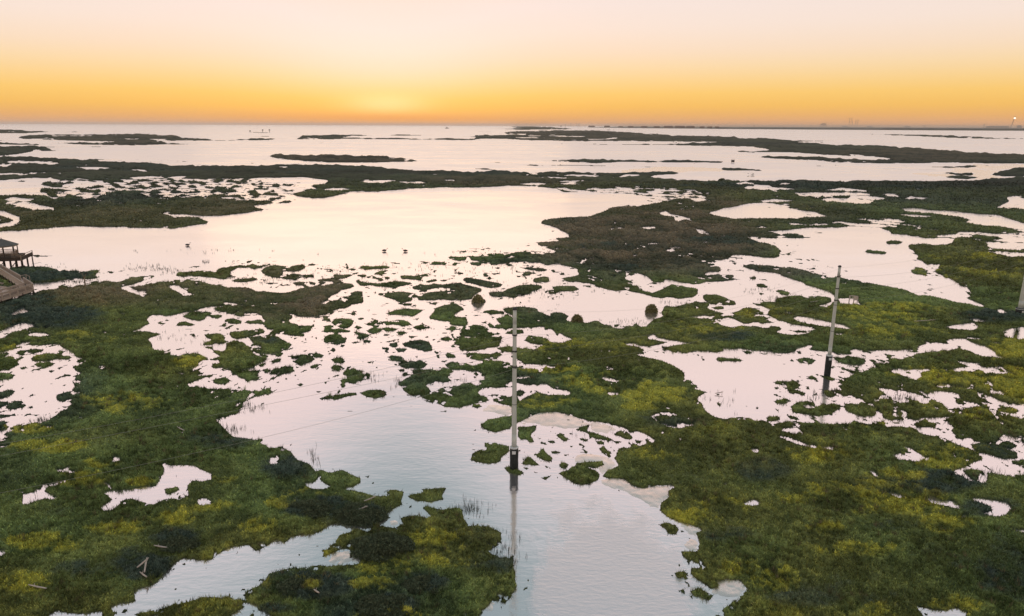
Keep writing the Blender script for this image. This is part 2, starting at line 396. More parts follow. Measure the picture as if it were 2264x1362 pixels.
F L 1765,495 1870,490 1930,465 2043,445 2043,520 1950,535 1870,520 1860,532 1780,520
F L 0,460 100,490 200,500 300,480 400,455 500,450 580,430 700,425 765,437 740,460 680,475 600,510 560,540 580,560 640,550 740,570 740,590 700,615 620,620 600,640 500,665 400,672 330,672 300,655 240,650 295,670 295,690 260,700 280,720 350,740 435,760 435,785 390,800 390,830 330,825 210,810 240,790 200,770 100,770 80,750 90,700 0,650
F W 100,580 190,568 200,578 120,588
F W 0,655 50,655 60,690 0,700
F W 510,550 570,555 555,575 500,590
F W 550,510 570,515 560,528
F W 330,765 365,760 360,775
F L 0,705 70,710 90,730 0,735
F L 0,770 60,770 95,790 30,810 0,815
F L 660,530 730,520 760,490 825,490 830,540 830,570 790,580 700,575 680,560 720,550
F L 680,495 720,498 700,506
F L 850,525 880,525 870,533
F L 1120,580 1205,578 1195,595 1130,598
F L 950,588 1005,590 980,595
F L 995,655 1060,635 1130,620 1180,620 1290,628 1260,645 1200,680 1130,665 1030,665
F L 880,660 940,662 910,668
F L 720,660 760,650 780,665 750,670
F L 1320,680 1350,640 1370,610 1440,590 1530,580 1585,615 1550,645 1510,680 1600,680 1610,735 1560,745 1480,735 1480,705 1400,705 1330,700
F L 585,725 620,700 700,692 760,705 740,750 680,768 630,750
F L 510,790 560,770 650,770 730,785 720,800 640,790 540,798
F L 530,840 570,810 620,815 630,835 710,840 690,875 600,890 530,870
F L 745,795 800,795 860,815 920,830 850,835 800,850 770,845 790,820
F L 730,880 780,865 830,868 760,885
F L 840,740 900,700 940,710 930,740 860,748
F L 750,760 800,752 825,765 790,775
F L 850,785 930,770 990,760 1090,770 1060,785 980,790 900,803 860,798
F L 975,715 1040,705 1120,697 1140,710 1180,725 1200,745 1130,755 1070,740 1000,740
F L 1195,755 1290,738 1360,755 1340,780 1280,785 1220,772
F L 1190,700 1250,690 1240,705
F L 1060,795 1100,790 1170,800 1110,820
F L 1165,828 1255,825 1190,845
F L 1020,860 1080,850 1060,868 990,875
F L 555,915 590,915 570,922
F L 1115,880 1180,865 1250,855 1320,865 1350,900 1350,935 1290,940 1250,920 1200,908 1140,900
F L 1065,920 1150,915 1145,940 1085,950
F L 1025,940 1070,948 1050,955
F L 275,990 370,962 430,975 465,1000 400,1030 330,1037 290,1020
F L 445,970 490,957 535,972 510,992 460,985
F L 485,1010 525,1008 520,1020
F L 120,962 160,955 225,965 190,982 170,965
F L 580,1005 640,990 700,998 715,1025 690,1035 620,1025
F L 580,1065 600,1038 650,1050 720,1080 800,1075 890,1110 880,1145 820,1160 770,1165 800,1190 740,1180 700,1170 680,1185 640,1160 700,1135 690,1115 640,1090
F L 450,1042 475,1036 495,1042 470,1048
F L 315,1190 350,1180 375,1188 340,1205
F L 0,825 120,815 230,850 290,890 270,915 200,945 60,948 0,925
F W 95,882 130,870 130,878
F L 0,950 60,975 105,995 60,1025 0,1040
F L 0,1075 100,1080 180,1090 240,1050 345,1060 300,1095 220,1115 150,1160 60,1180 0,1185
F W 70,1090 90,1090 85,1110
F L 15,1245 60,1215 140,1210 185,1228 120,1270 40,1275
F L 0,1260 20,1270 0,1290
F L 455,1245 510,1240 500,1260
F L 495,1300 560,1275 660,1265 770,1250 780,1270 700,1290 620,1310 560,1300 510,1315
F L 790,1250 850,1232 950,1228 1010,1255 1000,1280 930,1295 850,1285
F L 995,985 1040,973 1110,980 1150,1000 1210,995 1270,1010 1290,1050 1250,1062 1100,1060 1085,1040 1120,1020 1020,1012
F L 1080,1190 1130,1170 1120,1110 1190,1075 1280,1070 1380,1085 1430,1065 1500,1080 1495,1110 1450,1130 1495,1165 1420,1170 1360,1150 1350,1190 1310,1200 1340,1240 1290,1265 1190,1270 1130,1235 1115,1200
F L 1430,1040 1500,1022 1600,1025 1640,1050 1700,1040 1750,1010 1850,1005 1940,1025 1960,1060 2043,1080 2043,1200 1950,1215 1800,1215 1700,1190 1700,1160 1750,1150 1720,1115 1730,1085 1620,1080 1500,1070
F L 1255,1280 1380,1230 1430,1205 1600,1190 1780,1200 1740,1250 1700,1280 1740,1270 1850,1265 1930,1290 2043,1310 2043,1362 1870,1340 1790,1310 1750,1325 1660,1325 1560,1355 1450,1360 1370,1325 1290,1300
F W 1415,1250 1450,1240 1530,1268 1500,1272 1430,1262
F L 1640,1340 1700,1335 1730,1355 1690,1362 1650,1355
F L 1395,850 1450,825 1560,825 1620,840 1740,810 1870,850 1860,895 1750,920 1650,935 1560,930 1550,905 1590,895 1500,885 1540,860 1430,862
F W 1600,880 1690,875 1690,890 1620,897
F L 1555,780 1570,755 1660,740 1730,750 1740,785 1870,810 1800,820 1660,825 1580,815
F L 1430,770 1520,758 1530,775 1450,780
F L 1550,960 1650,950 1780,955 1830,940 1870,965 1820,990 1700,1010 1620,995 1650,970
F L 1835,910 1950,900 2043,910 2043,1060 1990,1000 1960,945 1870,940
F L 1440,965 1460,945 1520,975 1520,990 1450,990
F L 1370,970 1400,965 1400,995 1375,988
F L 1395,1015 1460,1010 1430,1028
F L 1730,640 1800,628 1880,640 1890,655 1780,665
F L 1875,620 2000,598 2043,600 2043,670 1950,665 1900,650
F L 1830,690 1900,675 2043,690 2043,780 1960,760 1880,775 1770,760 1770,740 1880,735 1840,710
F L 1700,720 1770,715 1760,735
F L 1880,810 1960,780 2030,790 2043,800 1950,815
F L 1940,1240 2000,1230 2030,1255 1980,1285 1945,1260
G L 330,160 420,142 560,133 690,128 780,100 860,55 960,48 1100,40 1250,30 1300,15 1280,0 2043,0 2043,430 1850,420 1790,408 1740,440 1660,460 1625,480 1640,500 1680,515 1680,540 1560,545 1570,570 1650,563 1780,570 1780,610 1700,618 1560,620 1540,635 1480,640 1400,620 1270,595 1240,625 1170,620 1120,570 1050,555 1000,560 970,545 960,600 975,640 1090,655 1100,690 1160,705 1240,675 1270,660 1300,640 1370,645 1430,660 1510,675 1510,710 1480,735 1380,745 1340,745 1320,735 1260,735 1250,745 1190,740 1090,710 960,685 880,688 800,670 730,655 700,635 630,630 570,610 520,620 490,590 600,575 610,560 600,540 610,510 520,500 500,490 380,485 280,470 230,460 0,495 0,405 120,400 200,385 270,385 420,400 440,385 300,345 290,325 420,315 480,310 420,300 460,290 540,285 530,250 480,235 450,215 400,200 330,185
G W 1585,103 1650,80 1700,62 1770,45 1850,32 2043,28 2043,138 1800,143 1700,135
G W 590,460 620,445 690,445 680,462 620,472
G W 840,215 940,205 970,220 890,225 850,238
G W 1070,200 1180,202 1190,215 1080,213
G W 1215,98 1260,88 1300,84 1400,65 1380,77 1290,95 1250,97 1300,108 1400,125 1440,148 1370,156 1345,170 1330,130 1250,120
G W 1420,188 1520,212 1605,218 1600,225 1540,218 1590,240 1600,262 1530,255 1490,215 1430,195
G W 1080,310 1100,330 1080,325
G W 1125,325 1230,318 1235,335 1200,338 1130,335
G W 1270,388 1310,348 1400,350 1350,368 1330,390
G W 1020,412 1060,408 1055,422 1025,430
G W 620,357 660,350 680,368
G W 690,328 730,333 700,337
G W 870,158 900,165 880,175
G W 1020,340 1050,345 1030,347
G W 660,568 715,568 710,580
G W 670,590 730,600 720,610 690,600
G W 760,595 800,598 780,610
G W 830,565 890,570 900,580 850,580
G W 1360,552 1410,560 1370,564
G W 1450,560 1490,565 1510,580 1560,590 1565,608 1500,590
G W 20,430 115,430 100,438 30,438
G W 1830,203 1930,205 2043,200 2043,215 1960,215 1900,210
G W 1885,285 1960,285 2043,295 2043,340 1950,315
G W 0,0 1,0 1,1
G L 1550,720 1620,715 1690,725 1720,745 1790,770 1790,795 1700,795 1600,790 1565,760 1550,745
G L 1600,810 1700,805 1710,828 1640,830
G L 1830,510 1900,490 2000,495 2043,500 2043,545 1930,530
G L 1760,480 1810,480 1790,497
G L 1890,590 1950,585 1950,602 1900,603
G L 1945,640 2000,635 2040,650 1990,668 1950,660
G L 1960,700 2010,700 2030,715 2000,722
G L 1910,780 1990,790 2043,790 2043,810 1950,800
G L 1128,805 1155,798 1188,825 1180,845 1135,845
G L 575,905 600,890 620,905 600,925 580,925
G L 0,830 30,820 100,810 200,805 300,820 310,845 400,885 400,855 480,850 540,880 515,905 570,930 700,925 720,915 770,915 800,940 850,945 880,965 930,975 990,960 1040,930 1060,950 1110,965 1130,940 1180,900 1250,880 1230,845 1260,800 1330,808 1400,790 1490,770 1570,775 1590,790 1580,820 1640,845 1710,860 1700,870 1600,875 1450,870 1460,885 1650,900 1680,912 1660,930 1700,950 1780,965 1830,950 1900,955 1960,950 2043,975 2043,1130 1900,1130 1830,1115 1760,1115 1700,1110 1700,1140 1640,1150 1560,1140 1420,1150 1380,1160 1300,1140 1245,1125 1260,1110 1400,1090 1500,1090 1510,1078 1400,1065 1330,1060 1220,1040 1170,1010 1090,1030 1210,1065 1290,1075 1240,1085 1150,1105 1060,1095 1050,1070 960,1075 960,1100 1040,1105 1110,1135 1050,1165 1100,1185 1200,1205 1270,1230 1340,1260 1360,1280 1400,1305 1410,1340 1420,1362 0,1362
G W 0,985 60,975 150,965 300,960 380,955 440,990 570,1045 490,1078 400,1078 330,1035 230,1020 200,1060 280,1085 430,1100 280,1100 220,1120 150,1115 60,1100 0,1110
G L 85,1010 100,980 190,980 200,1005 130,1020
G W 60,875 150,880 240,885 200,895 100,890
G W 0,1185 50,1150 110,1145 120,1180 170,1210 200,1235 390,1240 440,1255 380,1290 280,1275 180,1275 90,1240 0,1200
G W 100,1335 160,1345 230,1310 310,1330 250,1345 150,1350
G W 820,1260 870,1270 860,1285 825,1280
G W 790,1330 850,1350 900,1362 790,1362
G W 830,1130 850,1130 845,1145
G W 760,1125 800,1130 780,1138
G L 1600,900 1640,870 1700,880 1740,875 1800,900 1730,890
G L 1750,855 1810,840 1850,815 1960,820 2010,840 2000,860 1900,868 1800,865
G L 1735,880 1800,865 1850,870 2000,870 2043,900 2043,920 1950,920 1860,935 1800,910
G W 1855,875 1880,880 1980,865 2043,885 1980,880 1870,890
G L 1635,1205 1660,1192 1740,1200 1800,1198 1850,1215 1790,1225 1730,1220 1680,1225
G L 1835,1145 1900,1145 1915,1160 1870,1168
G L 1960,1155 2043,1150 2043,1165 1980,1168
G L 1170,1142 1220,1145 1210,1155
G L 30,690 150,650 250,640 330,650 325,675 260,690 250,710 130,740 50,735 30,700 0,695 0,680
G L 260,600 350,580 385,585 395,620 330,635 260,625
G L 355,690 420,680 410,655 500,650 580,655 620,680 570,690 480,690 430,715 360,710
G L 130,540 160,530 190,545 190,555 140,555
G L 135,575 210,578 215,592 150,590
G L 140,510 230,515 330,520 380,530 370,542 290,540 200,525
G L 180,495 230,492 235,503 190,503
G L 470,565 500,563 500,572 475,572
G L 960,710 1000,715 980,722
G L 870,940 920,942 900,962 880,955
H L 0,0 2043,0 2043,1362 0,1362
H W 0,30 200,38 240,65 320,65 470,100 580,130 390,135 340,143 160,140 0,138
H W 420,42 480,52 440,62
H W 730,96 770,98 740,100
H W 460,0 920,0 900,20 850,32 700,25 550,12
H W 1090,68 1200,58 1350,80 1600,100 1850,115 1950,150 2043,180 2043,230 1900,210 1700,190 1590,170 1650,155 1540,130 1380,110 1150,80
H N 1030,112 1100,110 1350,122 1330,135 1200,130
H W 1820,55 1900,35 1880,10 2043,0 2043,80 1950,70
H W 1400,55 1480,50 1660,60 1560,70
H W 1310,155 1375,155 1350,165
H W 145,160 180,165 170,172
H L 1600,180 1700,190 1620,186
H W 250,170 330,180 430,190 490,175 620,185 500,195 400,195 290,190
H W 0,200 60,195 130,215 20,210
H S.45 540,190 600,170 700,150 900,140 1100,150 1270,190 1270,200 1150,215 930,212 720,195
H S.55 1180,215 1250,205 1400,215 1440,230 1200,228
H W 110,235 260,230 420,215 660,212 720,205 800,208 950,215 1030,240 1040,260 1180,268 1260,300 1440,315 1500,325 1420,345 1340,340 1210,328 1170,345 1180,375 1250,400 1240,450 1280,460 1310,490 1410,480 1400,530 1350,545 1310,530 1240,515 1180,530 1200,560 1300,575 1420,580 1510,595 1530,620 1600,625 1630,680 1660,725 1600,740 1680,765 1770,800 1730,805 1600,780 1520,770 1440,745 1340,725 1240,700 1100,670 1000,650 870,625 700,595 620,580 440,550 420,530 330,525 100,495 0,490 0,430 200,435 215,385 170,345 60,320 0,315 0,285 200,295 390,295 480,288 385,285 360,262 170,255 150,245
H L 1000,320 1030,310 1140,320 1100,340 1010,338
H L 840,400 860,382 1020,400 1000,415 900,410
H L 400,455 430,448 510,465 420,468
H L 1200,520 1270,515 1330,545 1260,560 1180,550
H W 160,280 220,275 260,282 200,290
H L 1040,360 1090,370 1060,368
H W 1220,290 1230,275 1530,262 1560,240 1650,245 2043,255 2043,430 1950,435 1860,415 1780,390 1770,330 1650,290 1530,285 1500,325 1420,325
H L 1220,285 1280,275 1500,285 1530,295 1350,290
H S.3 1540,245 1700,245 2043,255 2043,420 1950,430 1860,410 1780,385 1770,330 1650,285 1560,270
H W 1540,355 1580,352 1560,362
H W 1640,375 1720,370 1700,382
H W 1400,432 1500,432 1480,440
H W 0,535 180,555 270,590 380,620 400,640 570,680 600,710 620,750 600,770 590,790 530,805 490,795 590,770 590,740 540,730 330,725 180,745 170,770 50,775 0,760
H L 25,640 60,632 118,650 110,670 40,665
H L 170,690 210,682 285,705 270,725 200,715
H L 0,590 35,595 0,605
H L 465,692 520,690 490,700
H L 240,605 330,612 250,616
H L 0,700 60,705 100,715 70,725 0,712
H W 250,545 300,542 290,555 250,558
H W 0,800 60,800 130,825 110,850 50,835 0,820
H W 215,845 280,830 300,850 270,858
H W 0,925 60,935 170,930 90,905 140,890 0,875 0,865 100,868 230,915 300,940 440,960 480,975 420,985 260,985 330,1000 440,1000 340,1020 240,1015 180,995 220,975 190,960 80,965 0,945
H W 290,890 350,875 460,890 590,925 700,940 750,970 650,968 500,945 380,930 340,918
H W 600,1000 720,995 680,1015 610,1015
H W 70,1080 110,1075 90,1095
H W 0,1135 50,1140 130,1130 160,1150 260,1155 350,1120 310,1100 380,1105 490,1073 510,1090 440,1115 420,1130 560,1140 680,1160 740,1168 730,1130 760,1120 800,1110 880,1135 980,1130 1120,1125 1250,1110 1250,1095 1390,1075 1480,1090 1450,1060 1500,1048 1590,1045 1670,1080 1750,1100 1810,1130 1830,1160 1930,1190 1850,1192 1720,1180 1640,1140 1560,1115 1450,1140 1300,1150 1180,1180 1160,1200 1060,1195 1030,1230 970,1240 900,1230 930,1260 890,1290 800,1290 760,1300 740,1330 680,1362 0,1362
H L 320,1205 400,1190 480,1215 440,1238 360,1230
H L 600,1190 700,1190 780,1185 860,1215 850,1240 740,1243 640,1225
H L 45,1155 120,1158 80,1168
H L 415,1120 480,1115 520,1130 450,1135
H L 915,1175 965,1180 930,1185
H L 980,1160 1090,1175 1020,1185
H L 800,1110 880,1130 830,1132
H L 210,1240 250,1243 230,1248
H L 740,1253 810,1265 780,1275
H L 920,1200 1040,1220 1020,1235 940,1215
H L 615,1298 660,1295 640,1305
H L 485,1325 550,1330 600,1345 540,1350
H L 625,1325 720,1340 680,1362
H L 390,1335 490,1355 440,1355
H L 860,1270 920,1275 890,1290
H W 1440,960 1550,935 1660,922 1710,955 1650,985 1540,975
H W 1800,830 1870,815 1950,855 1850,850
H W 1580,885 1640,890 1700,880 1780,910 1700,920
H W 1790,880 1900,885 1880,900
H W 1880,980 1930,970 1990,965 1960,1045 1900,1030 1890,1000
H W 2000,955 2043,950 2043,1050 1990,1050 2000,1000
H W 1740,985 1810,1000 1790,1008
H W 1620,1030 1770,1040 1690,1052 1610,1045
H W 1860,1095 1920,1100 1880,1105
H W 1005,905 1080,920 1165,950 1060,930
H W 1290,965 1350,968 1320,972
H W 1230,775 1305,775 1300,783
H W 1050,820 1090,822 1070,828
H W 690,870 740,880 720,888
H W 680,1095 750,1098 710,1105
H W 990,1035 1025,1040 1000,1043
H W 960,1015 970,1018 965,1024
H W 1365,993 1400,1000 1380,1010
H W 580,1110 625,1115 600,1125
H W 640,745 730,740 790,720 790,770 845,785 720,785 660,780
H W 860,740 900,745 880,750
H W 950,785 975,790 955,793
H W 1150,742 1180,748 1160,752
H W 1040,1290 1100,1265 1200,1275 1330,1262 1360,1280 1270,1305 1290,1325 1230,1345 1070,1325
H W 1430,1275 1560,1265 1640,1260 1540,1225 1540,1205 1640,1225 1740,1225 1690,1240 1760,1265 1880,1250 1920,1290 1900,1312 1750,1308 1700,1320 1670,1300 1600,1310 1480,1298
H W 1950,1290 2010,1320 1960,1325
H W 1960,1230 2000,1225 2010,1245
H W 1720,1310 1760,1310 1720,1362 1700,1345
H W 1810,1062 1860,1070 1880,1080 1800,1075
I L 0,0 1454,0 1454,1362 0,1362
I W 0,30 120,40 180,0 400,0 400,50 440,55 390,100 400,145 310,175 300,205 350,215 430,215 330,260 260,310 180,320 120,335 80,340 0,400
I L 0,60 85,68 40,90 0,95
I L 0,160 60,148 80,160 40,185 0,195
I L 0,210 120,207 145,235 90,255 0,250
I L 180,5 240,0 300,10 240,25 190,22
I L 0,320 60,318 75,335 0,370
I S.5 0,260 80,260 80,290 0,300
I W 0,390 60,390 20,415 0,420
I W 0,440 60,430 50,445 0,452
I W 1050,40 1100,10 1150,0 1200,0 1200,35 1250,60 1350,88 1454,115 1454,150 1360,155 1300,145 1100,140 1020,130 1000,110 1060,95 1110,75
I L 1100,105 1200,80 1250,100 1180,120
I W 1160,300 1250,290 1300,250 1300,215 1370,185 1454,180 1454,470 1400,420 1290,400 1240,390 1200,355 1165,320
I W 850,68 900,55 980,45 990,65 940,57 860,72
I W 520,20 545,10 570,25 560,33 530,30
I W 865,540 880,530 900,550 1040,550 1070,575 1130,590 1125,625 1080,635 1030,630 1000,660 1010,710 960,735 900,725 820,755 740,740 700,730 650,745 630,775 580,800 535,790 540,770 600,740 580,710 545,690 620,685 700,680 760,665 850,640 880,590 880,565
I L 880,680 950,665 960,685 890,708
I L 800,655 840,648 840,660 810,665
I W 1055,735 1100,725 1135,735 1100,765 1065,760
I W 120,700 180,695 220,680 230,650 350,628 355,640 250,665 230,690 300,715 300,735 220,730 120,765
I W 375,670 470,660 400,675
I W 535,635 580,640 600,680 570,660
I W 370,765 430,745 450,760 380,778
I W 290,565 350,570 460,580 380,592 300,580
I W 580,500 600,480 640,500 640,525 600,530
I W 85,680 130,690 100,694
I W 20,602 60,605 60,615 30,612
I W 950,355 985,370 975,374
I W 0,1000 40,1000 20,1030 0,1040
I W 1000,160 1030,158 1010,168
I W 1385,415 1420,410 1454,440 1454,470 1420,455
I L 1370,412 1400,408 1415,420 1385,430
I W 1440,520 1454,520 1454,545
I W 250,1362 300,1330 350,1340 420,1345 560,1320 600,1300 640,1290 720,1285 720,1215 800,1200 850,1160 920,1090 980,1050 1080,1060 1140,1055 1170,1020 1220,990 1320,975 1400,960 1454,950 1454,1130 1410,1180 1330,1220 1305,1280 1370,1300 1390,1330 1454,1340 1454,1362 1200,1362 1310,1310 1260,1265 1200,1250 1080,1255 1000,1280 880,1310 780,1340 700,1362
I L 1330,975 1400,968 1410,1000 1370,1010
I L 550,1310 590,1308 612,1345 600,1362 550,1362
I L 1405,1300 1454,1330 1454,1240 1400,1200 1320,1225 1305,1280
J N 1225,1362 1240,1320 1290,1270 1300,1362
J N 400,1045 490,1010 600,1040 580,1085 460,1092 400,1080
J N 1160,235 1290,200 1454,260 1454,285 1320,285 1240,255
J N 290,1100 340,1085 370,1110 320,1130
J L 0,425 60,440 90,460 150,450 200,480 230,510 300,540 330,580 350,610 310,650 270,660 330,675 440,665 540,680 610,700 660,720 720,720 700,690 760,680 815,695 800,740 800,760 740,790 700,825 620,810 630,850 595,875 560,840 480,860 410,870 350,910 270,915 200,930 170,965 120,945 60,960 0,965
J W 90,500 130,495 150,530 120,550 90,540
J W 270,635 340,650 390,640 410,660 300,670
J L 0,975 100,950 90,970 40,1005 0,1005
J L 350,620 400,590 480,575 520,600 580,620 580,640 520,670 440,665 380,645
J L 320,590 360,575 410,590 370,610
J L 830,715 900,690 900,675 1040,678 1010,710 1020,740 930,748 870,745
J L 910,785 930,768 1010,790 1100,775 1120,800 1130,840 1160,870 1260,880 1330,910 1330,970 1260,1010 1290,1030 1400,1045 1410,1110 1410,1200 1380,1250 1350,1290 1280,1275 1230,1330 1190,1362 100,1362 60,1325 20,1310 0,1290 0,1210 70,1160 80,1130 160,1105 290,1095 360,1080 430,1085 480,1090 560,1075 590,1045 560,1020 490,1000 460,1010 365,1045 370,1025 400,1000 440,960 460,925 520,910 560,895 620,910 650,870 700,885 760,890 800,860 790,830 870,820 930,830 950,815
J W 490,985 525,960 545,975 520,992
J N 730,850 790,850 780,880 740,885
J L 1165,520 1170,490 1240,460 1240,435 1300,432 1370,450 1370,480 1330,500 1320,535 1250,545 1190,530
J L 1150,525 1165,520 1175,530
J L 1215,335 1260,305 1330,290 1454,280 1454,430 1410,400 1410,350 1370,355 1300,375 1240,360
J L 1340,565 1400,560 1454,590 1420,605 1360,590
J L 500,258 535,258 530,265 505,265
J L 1000,263 1040,260 1030,270 1005,268
J L 10,412 50,405 58,420 20,430
J L 190,440 207,440 200,452
J L 600,612 625,608 620,620
J L 1140,0 1141,0 1141,1
K N 110,322 230,272 350,265 420,295 500,320 600,330 690,362 700,385 640,372 520,375 300,345 200,340 120,345
K N 500,655 600,628 680,622 740,668 800,680 880,662 948,655 945,690 910,720 870,750 860,800 800,760 700,700 600,672
K N 1015,1155 1110,1195 1160,1165 1280,1163 1340,1205 1310,1240 1250,1270 1160,1250 1070,1200
K N 920,848 1090,878 1110,895 1060,920 1075,1010 1040,1005 1000,955 1060,945 1000,915 975,870
K N 400,500 520,490 640,540 640,570 560,600 480,545 420,535
K L 0,0 900,0 960,20 1000,60 1000,90 1045,105 1030,130 1080,150 1135,162 1060,185 1100,215 1110,250 1160,285 1220,300 1300,293 1454,310 1454,1362 1160,1362 1200,1320 1260,1280 1340,1210 1290,1165 1150,1165 1110,1090 1080,1040 1080,980 1060,910 1100,890 1080,875 960,850 900,820 862,790 870,750 910,720 910,690 945,670 940,655 870,660 780,675 720,655 680,620 600,625 560,610 590,580 650,550 630,510 650,480 700,455 830,430 850,415 780,375 700,375 680,350 600,325 500,318 400,290 320,265 220,270 150,300 100,322 60,350 0,368
K W 110,5 180,10 280,5 310,20 250,45 150,40 100,25
K W 100,80 170,60 230,75 180,85 100,92
K W 0,130 80,135 100,110 150,125 260,108 300,140 390,150 390,170 300,175 210,160 150,185 120,205 100,180 0,185
K L 75,165 110,150 155,160 120,185
K W 0,230 60,255 75,280 0,285
K W 150,265 230,262 210,270
K W 580,25 615,30 600,42
K W 550,88 580,72 655,100 640,108
K W 580,152 640,152 675,172 610,170
K W 810,280 920,262 960,280 930,288 970,295 1040,295 1090,300 1080,330 980,355 880,340 970,325 900,310 830,310
K L 830,285 900,280 960,305 970,320 900,330
K L 930,290 980,285 1050,310 1040,328 970,322
K W 830,355 900,365 880,378
K W 890,228 920,232 915,245
K W 940,125 970,122 960,134
K W 1200,640 1250,630 1220,650
K W 1310,745 1380,728 1415,745 1390,765 1330,762
K W 1350,455 1400,455 1400,480 1370,478
K L 325,595 380,575 430,535 480,560 550,600 540,630 460,655 420,650
K L 330,550 350,538 385,550 370,570 340,568
K L 425,540 480,535 560,525 570,550 520,570 500,560 440,550
K L 540,460 570,455 610,500 600,510 560,490
K L 635,370 680,365 725,400 720,415 680,410 630,385
K L 530,420 575,425 570,442 535,440
K L 620,418 665,425 650,436 625,432
K L 735,415 780,420 760,435 740,430
K L 415,355 440,350 500,335 490,350 480,370 520,380 600,405 590,415 530,412 470,375 420,365
K L 310,388 340,390 385,415 350,425
K L 435,405 490,412 480,425 440,418
K L 260,420 300,420 310,438 275,435
K L 380,445 405,450 385,457
K L 380,378 408,385 390,392
K L 215,405 235,408 225,418
K L 450,318 468,322 455,328
K L 350,500 380,502 360,508
K L 360,305 395,312 370,320
K L 205,485 245,462 260,490 295,515 290,538 250,525 210,505
K L 280,478 340,482 330,492 285,492
K L 125,540 165,500 225,555 180,552 140,548
K L 240,548 290,575 260,572
K L 130,560 170,570 150,578
K L 35,568 80,562 150,595 120,605 60,595
K L 230,625 295,605 260,635
K L 190,592 220,595 200,602
K L 860,875 900,862 950,870 975,900 960,925 920,920 900,890
K L 980,905 1005,910 990,917
K L 985,1015 1060,1010 1080,1040 1070,1075 1020,1060 990,1040
K L 945,1130 1020,1125 1010,1155 960,1165
K L 1030,1100 1110,1100 1160,1160 1190,1200 1140,1220 1100,1180 1030,1130
K L 1035,1220 1080,1215 1145,1255 1130,1275 1060,1250
K L 1000,1180 1020,1180 1015,1192
K L 105,345 215,335 210,360 180,385 200,430 150,430 110,395
K L 0,1040 80,1045 90,1110 100,1200 70,1250 20,1290 0,1290
M L 0,0 1454,0 1454,1362 0,1362
M W 0,0 560,0 650,40 530,70 440,110 480,145 340,150 480,190 670,210 830,260 820,300 1040,290 1100,250 1150,240 1300,290 1320,310 1400,350 1454,350 1454,620 1270,590 1200,570 1130,560 1240,520 1200,480 1080,430 1030,405 900,380 860,350 700,340 640,330 560,325 440,330 300,320 240,350 285,380 220,385 160,370 150,355 60,310 0,300
M L 105,108 150,98 220,105 300,140 295,155 220,140 130,122
M L 185,152 230,150 320,185 260,182 200,170
M L 280,75 350,90 320,92
M L 345,68 460,90 430,100 380,85
M L 450,70 500,85 470,92
M L 110,210 180,200 185,220 130,225
M L 200,235 250,212 330,215 350,240 375,225 440,222 480,245 400,280 330,280 210,268
M L 490,235 530,220 640,230 670,250 660,285 600,290 510,260
M L 415,205 455,205 440,215
M L 300,205 340,208 320,212
M L 670,225 750,225 740,240 810,275 800,300 750,310 700,295 690,260
M L 770,235 870,225 980,215 1040,240 1120,250 1120,270 1060,290 960,285 900,290 890,310 830,305 850,280 800,260
M L 860,325 900,315 990,330 980,350 900,350
M L 960,350 1020,360 1010,372
M L 1030,355 1060,360 1050,372
M L 1020,310 1080,290 1130,245 1200,240 1290,280 1310,310 1360,340 1400,375 1320,400 1310,420 1200,425 1100,400 1060,370 1080,350
M L 1170,440 1240,430 1330,455 1420,480 1420,515 1340,515 1260,490 1190,470
M L 1325,430 1360,420 1425,445 1390,462 1340,445
M L 1380,350 1454,335 1454,405 1400,400 1350,370
M L 1380,530 1454,525 1454,560 1390,550
M L 1350,285 1454,280 1454,315 1380,305
M L 65,290 150,288 165,300 120,312 75,305
M L 110,330 220,310 300,325 240,350 180,355 130,345
M W 670,140 760,140 880,170 940,190 950,215 870,210 760,220 720,195 670,190 720,175
M W 950,115 1020,110 1150,125 1180,100 1190,135 1050,132 980,125
M W 940,165 980,150 1100,165 1130,195 1250,200 1200,230 1100,240 1050,248 1010,215 940,190
M W 1200,145 1280,145 1380,175 1454,190 1454,265 1300,240 1250,230 1170,235 1250,205 1215,180
M W 1230,100 1270,90 1300,120 1240,118
M W 1250,232 1320,240 1454,265 1454,280 1340,285 1310,300 1270,260
M L 1105,180 1200,178 1260,200 1220,220 1130,205
M L 1250,170 1330,170 1454,200 1454,235 1380,225 1310,195
M L 1305,240 1370,238 1440,262 1400,272 1310,258
M L 915,182 950,185 945,200 920,196
M W 740,45 800,28 900,35 965,25 960,45 890,55 915,70 880,85 760,65
M W 1025,30 1180,28 1380,20 1410,50 1350,60 1250,60 1200,50 1060,45
M W 1380,50 1430,65 1400,70
M W 135,395 170,398 280,430 350,440 340,455 230,435
M W 360,445 430,440 450,470 400,462
M W 740,490 820,480 780,440 830,440 870,470 950,500 950,530 880,530 780,515
M W 1070,570 1150,555 1260,590 1250,645 1160,640 1080,600
M W 380,490 410,500 400,510
M W 620,565 650,570 690,605 660,600
M W 700,675 740,680 850,720 780,718
M W 945,690 1000,725 1070,730 1110,755 1110,785 1050,765 950,745
M W 1170,712 1280,735 1360,740 1390,770 1350,820 1200,810 1100,830 1140,800 1290,795 1280,770 1190,740
M W 1360,880 1454,890 1454,915 1400,900
M W 285,810 310,812 340,840 320,840
M W 195,740 220,745 215,757
M W 880,1310 950,1320 1030,1335 1100,1310 1160,1330 1130,1362 920,1362
M W 340,605 375,608 360,615
M W 465,660 490,665 480,672
Q L 0,145 100,143 590,152 640,178 680,170 720,182 830,178 920,172 1050,172 1150,190 1260,195 1362,205 1362,330 1240,325 1100,315 1000,305 900,300 750,298 450,296 150,288 0,286
Q W 0,232 280,234 200,250 180,264 0,258
Q L 600,375 640,366 760,370 850,380 1000,370 1130,365 1250,350 1362,345 1362,375 1200,385 1000,388 860,392 740,382 620,380
Q L 945,465 980,450 1100,458 1362,465 1362,488 1150,478
Q L 0,508 170,515 400,522 400,530 200,540 0,543
